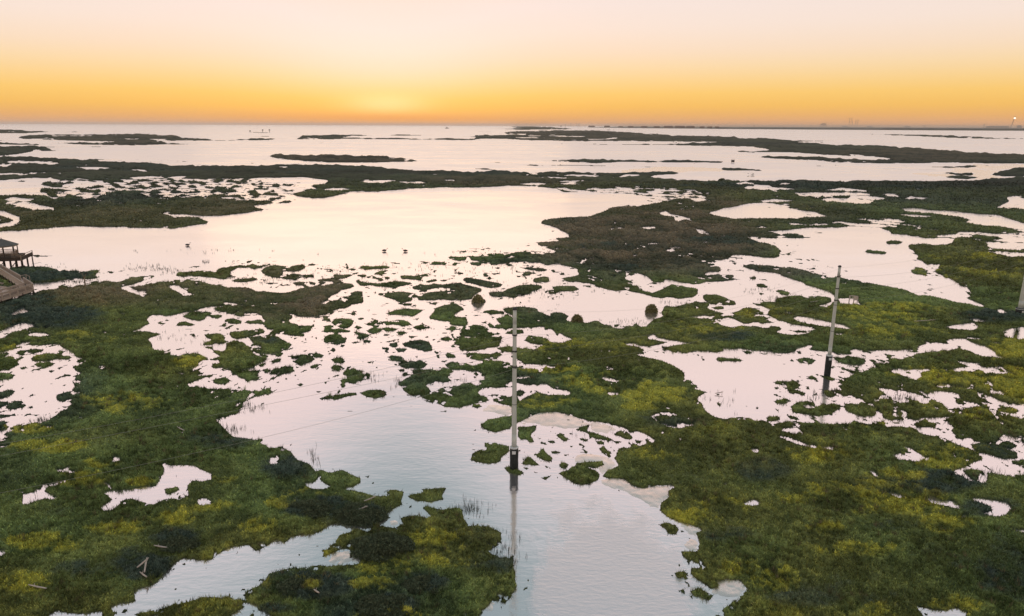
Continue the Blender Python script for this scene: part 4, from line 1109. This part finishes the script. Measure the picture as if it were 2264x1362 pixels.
# ================================================================ mesh builder
class MB:
    def __init__(s): s.v=[];s.f=[]
    def tube(s,p,q,r0,r1=None,n=8,cap=True):
        p=Vector(p);q=Vector(q);r1=r0 if r1 is None else r1;d=(q-p).normalized()
        a=d.orthogonal().normalized();b=d.cross(a);i=len(s.v)
        for c,r in((p,r0),(q,r1)):
            for k in range(n):
                t=2*math.pi*k/n;s.v.append(tuple(c+a*math.cos(t)*r+b*math.sin(t)*r))
        for k in range(n): s.f.append((i+k,i+(k+1)%n,i+n+(k+1)%n,i+n+k))
        if cap: s.f.append(tuple(i+n-1-k for k in range(n)));s.f.append(tuple(i+n+k for k in range(n)))
        return s
    def bar(s,p,q,w,h,up=(0,0,1)):
        """box beam from p to q, w wide, h high, p and q at its centre line"""
        p=Vector(p);q=Vector(q);d=(q-p).normalized();u=Vector(up)
        if abs(d.dot(u))>.98: u=Vector((1,0,0))
        a=d.cross(u).normalized();b=a.cross(d).normalized();i=len(s.v)
        for c in(p,q):
            for sa,sb in((-1,-1),(1,-1),(1,1),(-1,1)): s.v.append(tuple(c+a*sa*w/2+b*sb*h/2))
        s.f+=[(i,i+1,i+2,i+3),(i+7,i+6,i+5,i+4),(i,i+4,i+5,i+1),(i+1,i+5,i+6,i+2),(i+2,i+6,i+7,i+3),(i+3,i+7,i+4,i)]
        return s
    def box(s,c,d): 
        return s.bar((c[0],c[1]-d[1]/2,c[2]),(c[0],c[1]+d[1]/2,c[2]),d[0],d[2])
    def lathe(s,c,prof,n=12):
        i=len(s.v)
        for r,z_ in prof:
            for k in range(n):
                t=2*math.pi*k/n;s.v.append((c[0]+r*math.cos(t),c[1]+r*math.sin(t),c[2]+z_))
        for j in range(len(prof)-1):
            for k in range(n): s.f.append((i+j*n+k,i+j*n+(k+1)%n,i+(j+1)*n+(k+1)%n,i+(j+1)*n+k))
        s.f.append(tuple(i+n-1-k for k in range(n)));j=len(prof)-1;s.f.append(tuple(i+j*n+k for k in range(n)))
        return s
    def sheet(s,pts,th=.03):
        """polygon given a thickness downward"""
        i=len(s.v);n=len(pts)
        s.v+=[tuple(p) for p in pts]+[(p[0],p[1],p[2]-th) for p in pts]
        s.f.append(tuple(range(i,i+n)));s.f.append(tuple(reversed(range(i+n,i+2*n))))
        for k in range(n): s.f.append((i+k,i+n+k,i+n+(k+1)%n,i+(k+1)%n))
        return s
    def build(s,name,mat,parent=None,smooth=False,off=None):
        me=bpy.data.meshes.new(name);v=s.v
        if off: v=[(a-off[0],b-off[1],c_-off[2]) for a,b,c_ in v]
        me.from_pydata(v,[],s.f);me.validate();me.update()
        if smooth:
            for p in me.polygons: p.use_smooth=len(p.vertices)==4
        o=link(name,me,mat,parent)
        return o
# ================================================================ utility poles
def pole(u,v,h,r,sh,label,lean=0):
    x,y,_=G(u,v);e=empty('utility_pole',(x,y,0),label,'utility pole','utility poles standing in the marsh')
    b=MB();z0=sh
    for k in range(10):
        f0=k/10;f1=(k+1)/10
        b.tube((0,0,z0+(h-z0)*f0),(0,0,z0+(h-z0)*f1),r*(1-.32*f0),r*(1-.32*f1),16,k in(0,9))
    b.build('shaft',M_POLE,e,True)
    q=MB();q.lathe((0,0,0),[(r*1.62,-1.2),(r*1.66,0),(r*1.72,.4),(r*1.64,.9),(r*1.70,1.5),(r*1.66,sh-.12),(r*1.58,sh-.1)],18)
    q.build('base_sleeve',M_SLEEVE,e,True)
    MB().lathe((0,0,sh-.1),[(r*1.72,0),(r*1.72,.10),(r*1.1,.14)],18).build('collar',M_PLACARD,e,True)
    MB().lathe((0,0,h),[(r*.86,0),(r*.9,.10),(r*.55,.2)],14).build('cap',M_DARKMETAL,e,True)
    MB().box((-.02,-r*1.74,sh-.42),(.34,.03,.30)).build('placard',M_PLACARD,e)
    for hz in (13.0,11.5,10.0):
        if hz<h:
            k=MB();k.lathe((0,0,hz-.06),[(r*.98,0),(r*.98,.12)],12);k.tube((0,0,hz),(.12,-r-.22,hz),.03,.03,6)
            k.build('wire_bracket',M_DARKMETAL,e)
    for zz in (h*.42,h*.66):
        MB().lathe((0,0,zz),[(r*.97,0),(r*.97,.05)],14).build('joint_band',M_DARKMETAL,e)
    return x,y
pA=pole(1136.5,1037,15.3,.235,2.25,'tall grey utility pole with black foot, beside open water in the middle')
pB=pole(1828.5,831,14.2,.235,2.8,'tall grey utility pole right of centre, leaning view, standing between two ponds')
pC=pole(2253.5,699,15.1,.42,1.35,'thick grey utility pole cut off by the right edge')
p0=(2*pA[0]-pB[0],2*pA[1]-pB[1]);p4=(2*pC[0]-pB[0],2*pC[1]-pB[1])
def span(b,P_,h,sag,r):
    for i in range(len(P_)-1):
        (x0,y0),(x1,y1)=P_[i],P_[i+1];pr=None
        for k in range(25):
            t=k/24;q=(x0+(x1-x0)*t+.12,y0+(y1-y0)*t-.42,h[i]+(h[i+1]-h[i])*t-4*sag[i]*t*(1-t))
            if pr: b.tube(pr,q,r,r,5,False)
            pr=q
for h,s,lb in (((12.5,13,13,13,13),(.75,1.4,1.4,1.4),'upper thin wire of the three strung along the poles'),((11.5,11.5,11.5,11.5,11.5),(.25,1.0,1.2,1.2),'middle thin wire of the three strung along the poles'),((9.5,10,10,10,10),(1.0,1.2,1.4,1.4),'lowest thin wire of the three strung along the poles')):
    b=MB();span(b,[p0,pA,pB,pC,p4],h,s,.009);o=b.build('power_line',M_WIRE);tag(o,lb,'wire','wires strung along the poles')
b=MB();span(b,[pA,pB,pC,p4],(15.3,14.2,15.1,15.1),(1.8,1.2,1.2),.006);tag(b.build('power_line',M_WIRE),'faintest topmost wire running from the middle pole top to the right','wire','wires strung along the poles')
# ================================================================ pavilion on stilts at the left edge
gx0,gy0,_=G(13,590)
fr=math.radians(14)
T=empty('pavilion',(gx0,gy0,0),'wooden pavilion with pointed shingle roof on tall stilts at the left edge','pavilion');T.rotation_euler=(0,0,fr)
# local frame: x right, y away
b=MB()
n=8;Rr=3.05
ring=[(Rr*math.cos(2*math.pi*(k+.5)/n),Rr*math.sin(2*math.pi*(k+.5)/n)) for k in range(n)]
i=len(b.v)
for k in range(n):
    a,c_=ring[k],ring[(k+1)%n]
    b.sheet([(a[0],a[1],4.95),(c_[0],c_[1],4.95),(0,0,6.35)],.10)
b.lathe((0,0,6.3),[(.12,0),(.10,.15),(.02,.3)],8)
b.build('roof',M_ROOF,T)
b=MB()
for k in range(n):
    a,c_=ring[k],ring[(k+1)%n];b.bar((a[0]*.97,a[1]*.97,4.80),(c_[0]*.97,c_[1]*.97,4.80),.08,.24)
b.build('eave_beam',M_WOOD,T)
for k in range(n):
    a=ring[k];MB().bar((a[0]*.88,a[1]*.88,2.5),(a[0]*.88,a[1]*.88,4.70),.16,.16).build('roof_post',M_WOODD,T)
b=MB()
for k in range(n):
    a,c_=ring[k],ring[(k+1)%n]
    for zz in (3.55,3.15): b.bar((a[0]*.88,a[1]*.88,zz),(c_[0]*.88,c_[1]*.88,zz),.07,.09)
    for q in range(1,9):
        t=q/9;xx=(a[0]+(c_[0]-a[0])*t)*.88;yy=(a[1]+(c_[1]-a[1])*t)*.88;b.bar((xx,yy,2.6),(xx,yy,3.55),.05,.05)
b.build('railing',M_WOOD,T)
b=MB();b.box((0,0,2.45),(6.4,6.0,.22))
for q in range(-3,4): b.bar((q,-3,2.2),(q,3,2.2),.12,.28)
b.build('upper_deck',M_WOODD,T)
b=MB();b.box((1.6,-.4,1.95),(6.0,6.6,.2));b.box((4.55,-.4,2.25),(.1,6.5,.7));b.box((1.6,-3.68,2.2),(5.9,.08,.65))
b.build('lower_deck',M_WOODD,T)
b=MB()
for (xx,yy) in ((4.6,-3.7),(4.6,2.9)): b.bar((xx,yy,1.9),(xx,yy,3.05),.14,.14)
b.bar((4.6,-3.7,3.05),(4.6,2.9,3.05),.12,.08);b.bar((4.6,-3.7,2.7),(4.6,2.9,2.7),.06,.08)
b.bar((4.6,-3.7,3.05),(2.9,-3.7,3.9),.12,.08);b.bar((4.6,-3.7,2.75),(2.9,-3.7,3.5),.06,.08)
for q in range(9):
    t=q/8;b.bar((4.6-1.7*t,-3.7,1.95+.5*t),(4.6-1.7*t,-3.7,3.05+.85*t),.04,.04)
b.build('stair_rail',M_WOOD,T)
b=MB()
for q in range(6):
    b.box((-1.2+.02*q,0,0),(.01,.01,.01)) if False else None
b=MB();b.box((0,0,2.95),(1.6,.5,.10));b.box((-.6,0,2.75),(.12,.45,.34));b.box((.6,0,2.75),(.12,.45,.34));b.build('bench',M_WOODD,T)
for xx in (-4,-2.7,-1.4,-.1,1.1,2.3,3.4,4.5):
    for yy in (-3.5,0,2.7):
        MB().tube((xx,yy,-.8),(xx,yy,1.86),.15,.13,8).build('stilt',M_WOODD,T)
for xx in (-2.7,-.1,2.3):
    MB().bar((xx,-3.5,.3),(xx+1.25,-3.5,1.7),.06,.16).build('cross_brace',M_WOODD,T)
# ================================================================ boardwalk
HZ=2.25;DK=1.15
def g3(u,v,z_): 
    a=G(u,v,z_);return Vector((a[0],a[1],z_))
f0,f1,f2=g3(0,584,HZ),g3(45.6,609.4,HZ),g3(72,626,HZ)
n0,n1=g3(0,592.5,HZ),g3(53,625.5,HZ)
s1,s0=g3(71.5,627.5,HZ),g3(0,648.5,HZ)
e1=n1;e0=g3(0,640.5,HZ)
def ext(a,b_,L): return a+(a-b_).normalized()*L
f00=ext(f0,f1,22);n00=ext(n0,n1,22);s00=ext(s0,s1,14);e00=ext(e0,e1,14)
base=Vector((f1.x,f1.y,0))
BW=empty('boardwalk',base,'weathered timber boardwalk with railings bending sharply at the left edge','boardwalk')
def lo(v,z_=None): return (v.x-base.x,v.y-base.y,(v.z if z_ is None else z_))
b=MB();b.sheet([lo(f00,DK),lo(n00,DK),lo(n1,DK),lo(f2,DK)],.12)
b.sheet([lo(n1,DK-.003),lo(e00,DK-.003),lo(s00,DK-.003),lo(s1,DK-.003),lo(f2,DK-.003)],.12)
b.build('deck',M_WOODD,BW)
def rail(a,c_,name='railing',step=.17,mat=M_RAIL):
    L=(c_-a).length;b=MB();b.bar(lo(a),lo(c_),.17,.08);b.bar(lo(a,HZ-.16),lo(c_,HZ-.16),.05,.14);b.bar(lo(a,DK+.12),lo(c_,DK+.12),.05,.10)
    k=int(L/step)
    for i_ in range(k+1):
        p=a.lerp(c_,i_/k)
        if i_%11==0: b.bar(lo(p,DK-.25),lo(p,HZ-.04),.12,.12)
        else: b.bar(lo(p,DK+.12),lo(p,HZ-.2),.055,.035)
    b.build(name,mat,BW)
rail(f00,f1);rail(g3(51,612.5,HZ),f2);rail(n00,n1);rail(f2.lerp(s1,.08),s1);rail(s1,s00);rail(n1,e00)
b=MB()
for a,c_ in ((s1,s00),(n00,n1),(f00,f2)): b.bar(lo(a,DK-.16),lo(c_,DK-.16),.07,.34)
b.build('fascia',M_RAIL,BW)
for a,c_ in ((s1,s00),(n1,n00),(f2,f00),(n1,e00)):
    L=(c_-a).length
    for i_ in range(int(L/2.6)+1):
        p=a+(c_-a).normalized()*(i_*2.6+.15);MB().tube(lo(p,-.6),lo(p,DK-.05),.12,.11,8).build('post',M_WOODD,BW)
hr=MB();q0,q1,q2=g3(45.6,609.4,HZ),g3(57,607.2,HZ-.05),g3(65,611,HZ-.75);hr.bar(lo(q0),lo(q1),.07,.07);hr.bar(lo(q1),lo(q2),.07,.07);hr.bar(lo(q1),lo(q1,0),.06,.06);hr.bar(lo(q2),lo(q2,0),.06,.06);hr.build('handrail',M_RAIL,BW)
# ================================================================ dead tree
x,y,_=G(191,641);e=empty('dead_tree',(x,y,0),'bare pale dead tree trunk forked at the top, left of the ponds','tree')
b=MB();b.tube((0,0,-.2),(-.10,0,1.6),.17,.13,9,False);b.tube((-.10,0,1.6),(-.08,.0,2.3),.13,.09,9)
b.tube((-.09,0,2.1),(-.42,.1,3.3),.08,.03,6);b.tube((-.09,0,2.15),(.2,.1,3.1),.07,.03,6);b.tube((-.3,.06,2.9),(-.62,0,3.4),.035,.015,5);b.tube((.1,.05,2.8),(.5,.1,3.25),.03,.012,5);b.build('trunk',M_TRUNK,e,True)
r=random.Random(4)
tips=[(-.42,.1,3.3),(.2,.1,3.1),(-.62,0,3.4),(.5,.1,3.25)]
for tp in tips:
    b=MB()
    for k in range(9):
        b.tube(tp,(tp[0]+r.uniform(-.45,.45),tp[1]+r.uniform(-.3,.3),tp[2]+r.uniform(-.1,.5)),.02,.006,4)
    b.build('twig',M_WOODD,e)
# ================================================================ duck blind and posts
x,y,_=G(1886,668);e=empty('hunting_blind',(x,y,0),'small broken pale timber frame standing on a grassy bank beyond the second pole','frame')
b=MB()
for p,q in (((-.75,0,0),(-.7,0,1.25)),((.75,0,0),(.75,0,1.1)),((0.15,.1,0),(.15,.1,1.2)),((-.7,0,1.2),(.75,0,1.08)),((-.7,.0,.65),(.1,.05,.62))): b.bar(p,q,.14,.14)
b.build('frame_bar',M_DRIFT,e);MB().box((.45,.03,.7),(.5,.05,.75)).build('panel',M_DRIFT,e)
x,y,_=G(1620,360);e=empty('water_platform',(x,y,0),'small dark platform on posts in the bay right of centre','platform')
for q in(-.9,.9):
    MB().tube((q,0,-.5),(q*.9,0,3.6),.16,.12,6).build('post',M_WOODD,e)
b=MB();b.box((0,0,1.4),(2.6,1.2,1.5));b.build('cabin',M_WOODD,e);MB().box((0,0,2.3),(3,1.5,.15)).build('roof',M_WOODD,e)
for (u,v,hh,lb) in ((553,293,5,'dark short post with a round top, leftmost on the thin far islet'),(581,292.5,8,'arched dark shed like a frame, middle of the thin far islet'),(596,293,9,'square dark marker post, rightmost on the thin far islet')):
    x,y,_=G(u,v);e=empty('channel_marker',(x,y,0),lb,'marker','channel markers on the far islet')
    MB().tube((0,0,-1),(0,0,hh),1.0,.8,6).build('post',M_DARK,e);MB().box((0,0,hh+1),(6,2,3.4)).build('board',M_DARK,e)
# ================================================================ boat
x,y,_=G(988,284.2);e=empty('motor_boat',(x,y,0),'small dark motor boat far out on the bay right of the sunset','boat')
s=math.hypot(x,y)/F
b=MB();Lh=3.6*s;b.v=[(-Lh,-Lh*.25,0),(Lh*.7,-Lh*.25,0),(Lh*1.2,0,.3*s),(Lh*.7,Lh*.25,0),(-Lh,Lh*.25,0),(-Lh,-Lh*.3,1*s),(Lh*.8,-Lh*.3,1.2*s),(Lh*1.4,0,1.5*s),(Lh*.8,Lh*.3,1.2*s),(-Lh,Lh*.3,1*s)]
b.f=[(4,3,2,1,0),(5,6,7,8,9),(0,1,6,5),(1,2,7,6),(2,3,8,7),(3,4,9,8),(4,0,5,9)];b.build('hull',M_DARK,e)
MB().box((0,0,1.9*s),(2.6*s,1.5*s,1.5*s)).build('cabin',M_DARK,e)
# ================================================================ driftwood
DW=[(316,1247,1.0,70,'upright one of two crossed driftwood sticks in the dark shrubs, lower left'),(322,1252,1.5,110,'longer slanting of two driftwood sticks in the dark shrubs, lower left'),(83,1300,1.3,175,'lone pale driftwood stick near the lower left corner'),(355,1211,1.0,178,'pale driftwood stick above the crossed pair, lower left'),(818,1105,1.0,30,'upper pale stick on the dark shrubs beside the middle channel'),(798,1127,1.1,25,'lower pale stick on the dark shrubs beside the middle channel'),(400,950,1.2,150,'pale forked stick near the left pond shore'),(317,1273,.8,150,'short thin stick below the crossed driftwood pair'),(700,1310,.5,150,'tiny pale stick in the foreground island'),(1590,870,1.0,5,'thin pale log on the marsh edge by the right pond'),(2045,710,3.2,-12,'long pale log lying on the right hand marsh'),(1800,668,1.5,0,'short pale log beyond the second pole'),(2030,668,2.2,0,'pale plank lying on the marsh at right, near the bay shore')]
def zat(u,v):
    i=np.argmin(abs(VV[:,int((u-U0)/DU)]-v));return max(float(P[i,int((u-U0)/DU),2]),0)+.12
for u,v,L,a,lb in DW:
    z_=zat(u,v);x,y,_=G(u,v,z_);a=math.radians(a);d=Vector((math.cos(a),math.sin(a),.12))
    b=MB();p=Vector((0,0,0));b.tube(p-d*L/2,p,.045,.06,7,False);b.tube(p,p+d*L/2+Vector((0,.03*L,.02)),.06,.03,7);b.tube(p+d*L*.15,p+d*L*.3+Vector((.1,.12,.12)),.025,.012,5)
    o=b.build('driftwood',M_DRIFT,None,True);o.location=(x,y,z_+.1);tag(o,lb,'driftwood','driftwood sticks lying on the marsh')
# ================================================================ bushes
def bush(name,u,v,wd,hh,col,n,seed,label,group):
    x,y,_=G(u,v);r=np.random.default_rng(seed)
    e=empty(name,(x,y,0),label,'bush',group)
    k=r.normal(size=(n,3));k/=np.linalg.norm(k,axis=1)[:,None];k*=r.uniform(.55,1,n)[:,None]**.5
    k[:,2]=np.abs(k[:,2])
    lump=.75+.5*fbm(k[:,0]*2.2+seed,k[:,1]*2.2+k[:,2]*1.7,2,seed)
    p=k*np.array([wd/2,wd*.38,hh])*lump[:,None]
    s=np.clip(hh*.09,.07,.3)*r.uniform(.6,1.5,n);A=r.normal(size=(n,3));B=r.normal(size=(n,3))
    A/=np.linalg.norm(A,axis=1)[:,None];B/=np.linalg.norm(B,axis=1)[:,None]
    V=np.stack([p-A*s[:,None],p+A*s[:,None],p+B*s[:,None]*1.6],1).reshape(-1,3)
    cc=np.array(col)*r.uniform(.6,1.5,n)[:,None]
    link('foliage',npmesh('foliage',V,np.arange(3*n).reshape(-1,3),np.repeat(cc,3,0)),M_BLADE,e)
    b=MB()
    for q in range(6):
        a=q*1.05;b.tube((0,0,-.2),(math.cos(a)*wd*.25,math.sin(a)*wd*.2,hh*.7),.03+hh*.02,.01,5)
    b.build('stem',M_WOODD,e)
dkc=(.125,.145,.085);grc=(.075,.085,.035);brc=(.28,.25,.12)
for i_,(u,v,wd,hh,cc,n,lb) in enumerate([
 (1440,690,2.2,1.3,brc,1400,'round brown green bush standing alone in the water right of centre'),
 (1276,712,1.9,1.25,brc,1200,'small rounded brown bush at the far end of the central marsh'),
 (845,1212,4.6,.85,dkc,9000,'big dark shrub at the inlet of the foreground island'),
 (690,1130,4.4,.7,dkc,8000,'dark wide shrub on the left marsh beside the middle channel'),
 (795,1140,4.6,.6,dkc,8000,'dark low shrub at the tip of the left marsh'),
 (675,1308,4.2,.65,dkc,8000,'dark shrub on the left half of the foreground island'),
 (855,1352,4.2,.7,dkc,9000,'darkest shrub at the bottom edge of the foreground island'),
 (935,1297,2.9,.5,dkc,5000,'medium dark shrub in the middle of the foreground island'),
 (395,1205,3.2,.5,dkc,5000,'dark low shrub above the driftwood on the left marsh'),
 (250,996,1.2,.5,dkc,1500,'small dark shrub behind the tiny round pool at left'),
 (1596,401,4.0,1.9,dkc,900,'dark pointed bush on the far shore, right of centre'),
 (1057,668,2.2,1.3,brc,1200,'short tufted bush on a tiny islet, centre'),
 (1230,1190,.01,.01,dkc,1,'')]):
    if lb: bush('bush',u,v,wd,hh,cc,n,i_+3,lb,'bushes on the marsh')
# ================================================================ birds
for u,v,sg,lb in ((415,543.5,1,'dark waterbird swimming on the large lagoon'),(850,556,1,'left of two wading birds on the near side of the lagoon'),(896,556.5,-1,'right of two wading birds on the near side of the lagoon')):
    x,y,_=G(u,v);sc_=1.0
    b=MB();b.lathe((0,0,0),[(.10,0)],8) if False else None
    seg=[(-.42,.12,.02),(-.30,.17,.10),(-.05,.19,.17),(.20,.17,.14),(.30,.2,.07),(.36,.34,.05),(.40,.48,.055),(.46,.52,.05),(.58,.50,.012)]
    n=8;i0=0
    for (sx_,sz_,rr) in seg:
        for k in range(n):
            t=2*math.pi*k/n;b.v.append((sg*(sx_)*1.6,math.cos(t)*rr*1.6,(sz_+math.sin(t)*rr)*1.6))
    for j in range(len(seg)-1):
        for k in range(n): b.f.append((j*n+k,j*n+(k+1)%n,(j+1)*n+(k+1)%n,(j+1)*n+k))
    b.f.append(tuple(range(n)));b.f.append(tuple(range((len(seg)-1)*n,len(seg)*n)))
    o=b.build('waterbird',M_DARK,None,True);o.location=(x,y,0);tag(o,lb,'bird','waterbirds on the lagoon')
# ================================================================ far shore
sh=[(1300,281.7),(1380,283.0),(1460,283.9),(1540,284.5),(1600,285.2),(1664,285.6),(1850,286.8),(2060,288.2),(2264,289.2),(2500,290.6),(2900,293)]
pts=[G(u,v) for u,v in sh];back=[G(u,horizon(u)+.9) for u in (2900,2264,1800,1400)]
b=MB();b.sheet([(p[0],p[1],2.2) for p in pts+back],5);o=b.build('mainland',M_FAR);tag(o,kind='structure')
# scrub along that shore: low bumpy strip
V=[];Fq=[];rr=random.Random(5)
us_=np.arange(1600,2900,1.6)
for u in us_:
    v=np.interp(u,[s_[0] for s_ in sh],[s_[1] for s_ in sh])-.5;x,y,_=G(u,v);d=math.hypot(x,y)
    hh=d/F*(1.0+.9*float(fbm(np.array([u*.06]),np.array([3.1]),3,8)[0])+ (1.6 if u>1980 else .6))
    V+=[(x,y,0),(x+.0,y+d*.003,hh),(x,y+d*.03,hh),(x,y+d*.05,0)]
n_=len(us_)
for i_ in range(n_-1):
    for k in range(3): a=i_*4+k;Fq.append((a,a+4,a+5,a+1))
me=bpy.data.meshes.new('shore_scrub');me.from_pydata(V,[],Fq);tag(link('shore_scrub',me,M_FAR),'hazy low scrub along the far right shore',None,None,'stuff')
def at_far(u,dv=0):
    v=np.interp(u,[s_[0] for s_ in sh],[s_[1] for s_ in sh])-dv;x,y,_=G(u,v);return x,y,math.hypot(x,y)/F
def house(u,w_,h_,lb,dv=.7,roof=True):
    x,y,s=at_far(u,dv);e=empty('waterfront_house',(x,y,0),lb,'house','houses along the far shore')
    MB().box((0,0,h_*s*.5),(w_*s,10,h_*s)).build('wall',M_FARB,e)
    if roof:
        b=MB();w2=w_*s*.5;z0=h_*s;q=h_*s*.45
        b.v=[(-w2*1.05,-6,z0),(w2*1.05,-6,z0),(w2*1.05,6,z0),(-w2*1.05,6,z0),(-w2*.8,0,z0+q),(w2*.8,0,z0+q)];b.f=[(0,1,5,4),(1,2,5),(2,3,4,5),(3,0,4),(3,2,1,0)];b.build('roof',M_FARB,e)
hs_=[(1308,14,2.2,'long hazy house, leftmost on the far shore'),(1342,12,2.6,'hazy low house with raised gable, second from the left end'),(1372,10,2.2,'narrow hazy house, third from the left end'),(1394,12,2.4,'wide hazy house, fourth from the left end'),(1424,14,2.6,'hazy house, fifth from the left end'),(1452,13,2.8,'hazy gabled house before the long row begins'),(1478,20,3.2,'first long hazy block of the far shore row'),(1503,22,3.4,'second long hazy block of the far shore row'),(1526,18,3.3,'third long hazy block of the far shore row'),(1552,10,3.0,'left of the three separate hazy houses at the row end'),(1569,10,3.0,'middle of the three separate hazy houses at the row end'),(1585,9,3.0,'right of the three separate hazy houses at the row end')]
for h in hs_: house(*h)
# domed rig, cranes, refinery, lit tower
def lattice(b,p,q,w_,r):
    p=Vector(p);q=Vector(q);d=(q-p);n=6
    o1=Vector((w_/2,0,0))
    b.tube(p-o1,q-o1*.6,r,r,4);b.tube(p+o1,q+o1*.6,r,r,4)
    for k in range(n):
        a=p+d*(k/n);c_=p+d*((k+1)/n);sg=1 if k%2 else -1;b.tube(a+o1*sg*.9,c_-o1*sg*.9,r*.7,r*.7,4)
x,y,s=at_far(1820,6);e=empty('offshore_rig',(x,y,0),'hazy dome shaped rig frame on the far shore','rig')
b=MB();R1=6.3*s
for k in range(10):
    a0=math.pi*k/10;a1=math.pi*(k+1)/10
    for yy in(-4,4): b.tube((math.cos(a0)*R1,yy,math.sin(a0)*R1*1.05),(math.cos(a1)*R1,yy,math.sin(a1)*R1*1.05),.7*s,.7*s,5)
for k in (-3,-1,1,3): b.tube((k*s*1.3,0,0),(k*s*.9,0,5.4*s),.55*s,.5*s,5)
b.build('arch',M_STEEL,e);MB().box((0,0,3*s),(6*s,3*s,1.4*s)).build('deck_block',M_STEEL,e);MB().tube((5*s,0,4*s),(5.6*s,0,12*s),.3*s,.15*s,5).build('mast',M_STEEL,e)
for u,hh,tilt,lb in ((1878,17.5,-1.2,'tallest left crane of the hazy group of four'),(1884,17,-2.2,'second crane of the hazy group of four'),(1890,12.5,1.5,'third shorter crane of the hazy group of four'),(1894,13.5,2.2,'rightmost crane of the hazy group of four')):
    x,y,s=at_far(u,6);e=empty('harbour_crane',(x,y,0),lb,'crane','cranes on the far shore')
    b=MB();lattice(b,(0,0,0),(tilt*s*.4,0,hh*s*.62),1.5*s,.13*s);b.build('mast',M_STEEL,e)
    b=MB();lattice(b,(tilt*s*.4,0,hh*s*.5),(tilt*s-1*s,0,hh*s),1.0*s,.12*s);b.tube((tilt*s-1*s,0,hh*s),(tilt*s+1.2*s,0,hh*s*.93),.3*s,.2*s,4);b.build('jib',M_STEEL,e)
for u,w_,h_,lb in ((1868,9,1.8,'hazy low shed left of the cranes'),(1923,8,1.6,'hazy low shed right of the cranes'),(2006,8,1.8,'small hazy shed midway along the right shore'),(2205,38,2.6,'very long hazy shed near the lit tower'),(2253,5,3.6,'small hazy block at the right edge')): 
    x,y,s=at_far(u,6);e=empty('harbour_shed',(x,y,0),lb,'shed','sheds on the far shore')
    MB().box((0,0,h_*s/2),(w_*s,6*s,h_*s)).build('wall',M_FARB,e)
    b=MB();b.v=[(-w_*s*.52,-3*s,h_*s),(w_*s*.52,-3*s,h_*s),(w_*s*.52,3*s,h_*s),(-w_*s*.52,3*s,h_*s),(-w_*s*.4,0,h_*s*1.35),(w_*s*.4,0,h_*s*1.35)];b.f=[(0,1,5,4),(1,2,5),(2,3,4,5),(3,0,4),(3,2,1,0)];b.build('roof',M_FARB,e)
x,y,s=at_far(2234,6);e=empty('lit_tower',(x,y,0),'thin tower with a bright white light on top at the far right shore','tower')
b=MB();lattice(b,(0,0,0),(4.5*s,0,17*s),1.2*s,.25*s);b.build('mast',M_STEEL,e)
tl=MT('tower_light');em=tl.n('ShaderNodeEmission');em.inputs[0].default_value=(1,.93,.78,1);em.inputs[1].default_value=1.6;tl.l(em.outputs[0],tl.o.inputs[0])
b=MB();b.lathe((4.8*s,0,17*s),[(.3*s,-1.6*s),(1.4*s,-1.0*s),(1.8*s,0),(1.2*s,1.2*s),(.3*s,1.7*s)],10);b.build('lamp',tl.m,e)
MB().box((4.8*s,0,19.4*s),(2.6*s,2*s,.7*s)).build('lamp_hood',M_STEEL,e)
for u,hh,lb in ((1250,6,'left chimney of the faint far refinery'),(1262,8,'second chimney of the faint far refinery'),(1275,9,'twin tall chimney of the faint far refinery'),(1280,8.5,'rightmost chimney of the faint far refinery'),(2175,9,'thin slanting mast right of the sheds'),(2044,6,'tiny mast midway along the far right shore'),(1667,4,'tiny beacon on the far shore left of the dome')):
    v=horizon(u)+1.6;x,y,_=G(u,v);s=math.hypot(x,y)/F
    e=empty('far_chimney',(x,y,0),lb,'chimney','thin masts and chimneys on the horizon')
    MB().tube((0,0,0),(0,0,hh*s*.8),.55*s,.4*s,6).build('stack',M_FARB,e);MB().box((0,0,hh*s*.8),(1.4*s,1.4*s,.4*s)).build('platform',M_FARB,e)
x,y,_=G(1240,279.8);s=math.hypot(x,y)/F;e=empty('cargo_ship',(x,y,0),'tiny hazy ship on the horizon left of the refinery','ship')
b=MB();b.v=[(-2*s,-s,0),(2*s,-s,0),(2*s,s,0),(-2*s,s,0),(-2.4*s,-s,1.2*s),(2.6*s,-s,1.2*s),(2.6*s,s,1.2*s),(-2.4*s,s,1.2*s)];b.f=[(3,2,1,0),(4,5,6,7),(0,1,5,4),(1,2,6,5),(2,3,7,6),(3,0,4,7)];b.build('hull',M_FARB,e);MB().box((.6*s,0,1.9*s),(1.4*s,s,1.4*s)).build('bridge',M_FARB,e)
HAZE_D=2.4e-5
# ================================================================ haze
HB=62000
b=MB();zt,zb=118,-2
b.v=[(-HB,-400,zb),(HB,-400,zb),(HB,HB,zb),(-HB,HB,zb),(-HB,-400,zt),(HB,-400,zt),(HB,HB,zt),(-HB,HB,zt)]
b.f=[(3,2,1,0),(4,5,6,7),(0,1,5,4),(1,2,6,5),(2,3,7,6),(3,0,4,7)]
hm=bpy.data.materials.new('haze');hm.use_nodes=True;ht=hm.node_tree;ht.nodes.clear()
ho=ht.nodes.new('ShaderNodeOutputMaterial');pv=ht.nodes.new('ShaderNodeVolumePrincipled');pv.inputs['Color'].default_value=(1,.88,.78,1);pv.inputs['Density'].default_value=HAZE_D;pv.inputs['Anisotropy'].default_value=.2
ht.links.new(pv.outputs[0],ho.inputs['Volume'])
o=b.build('haze',hm);tag(o,'thin pale dusk haze over the whole marsh and bay',None,None,'stuff')
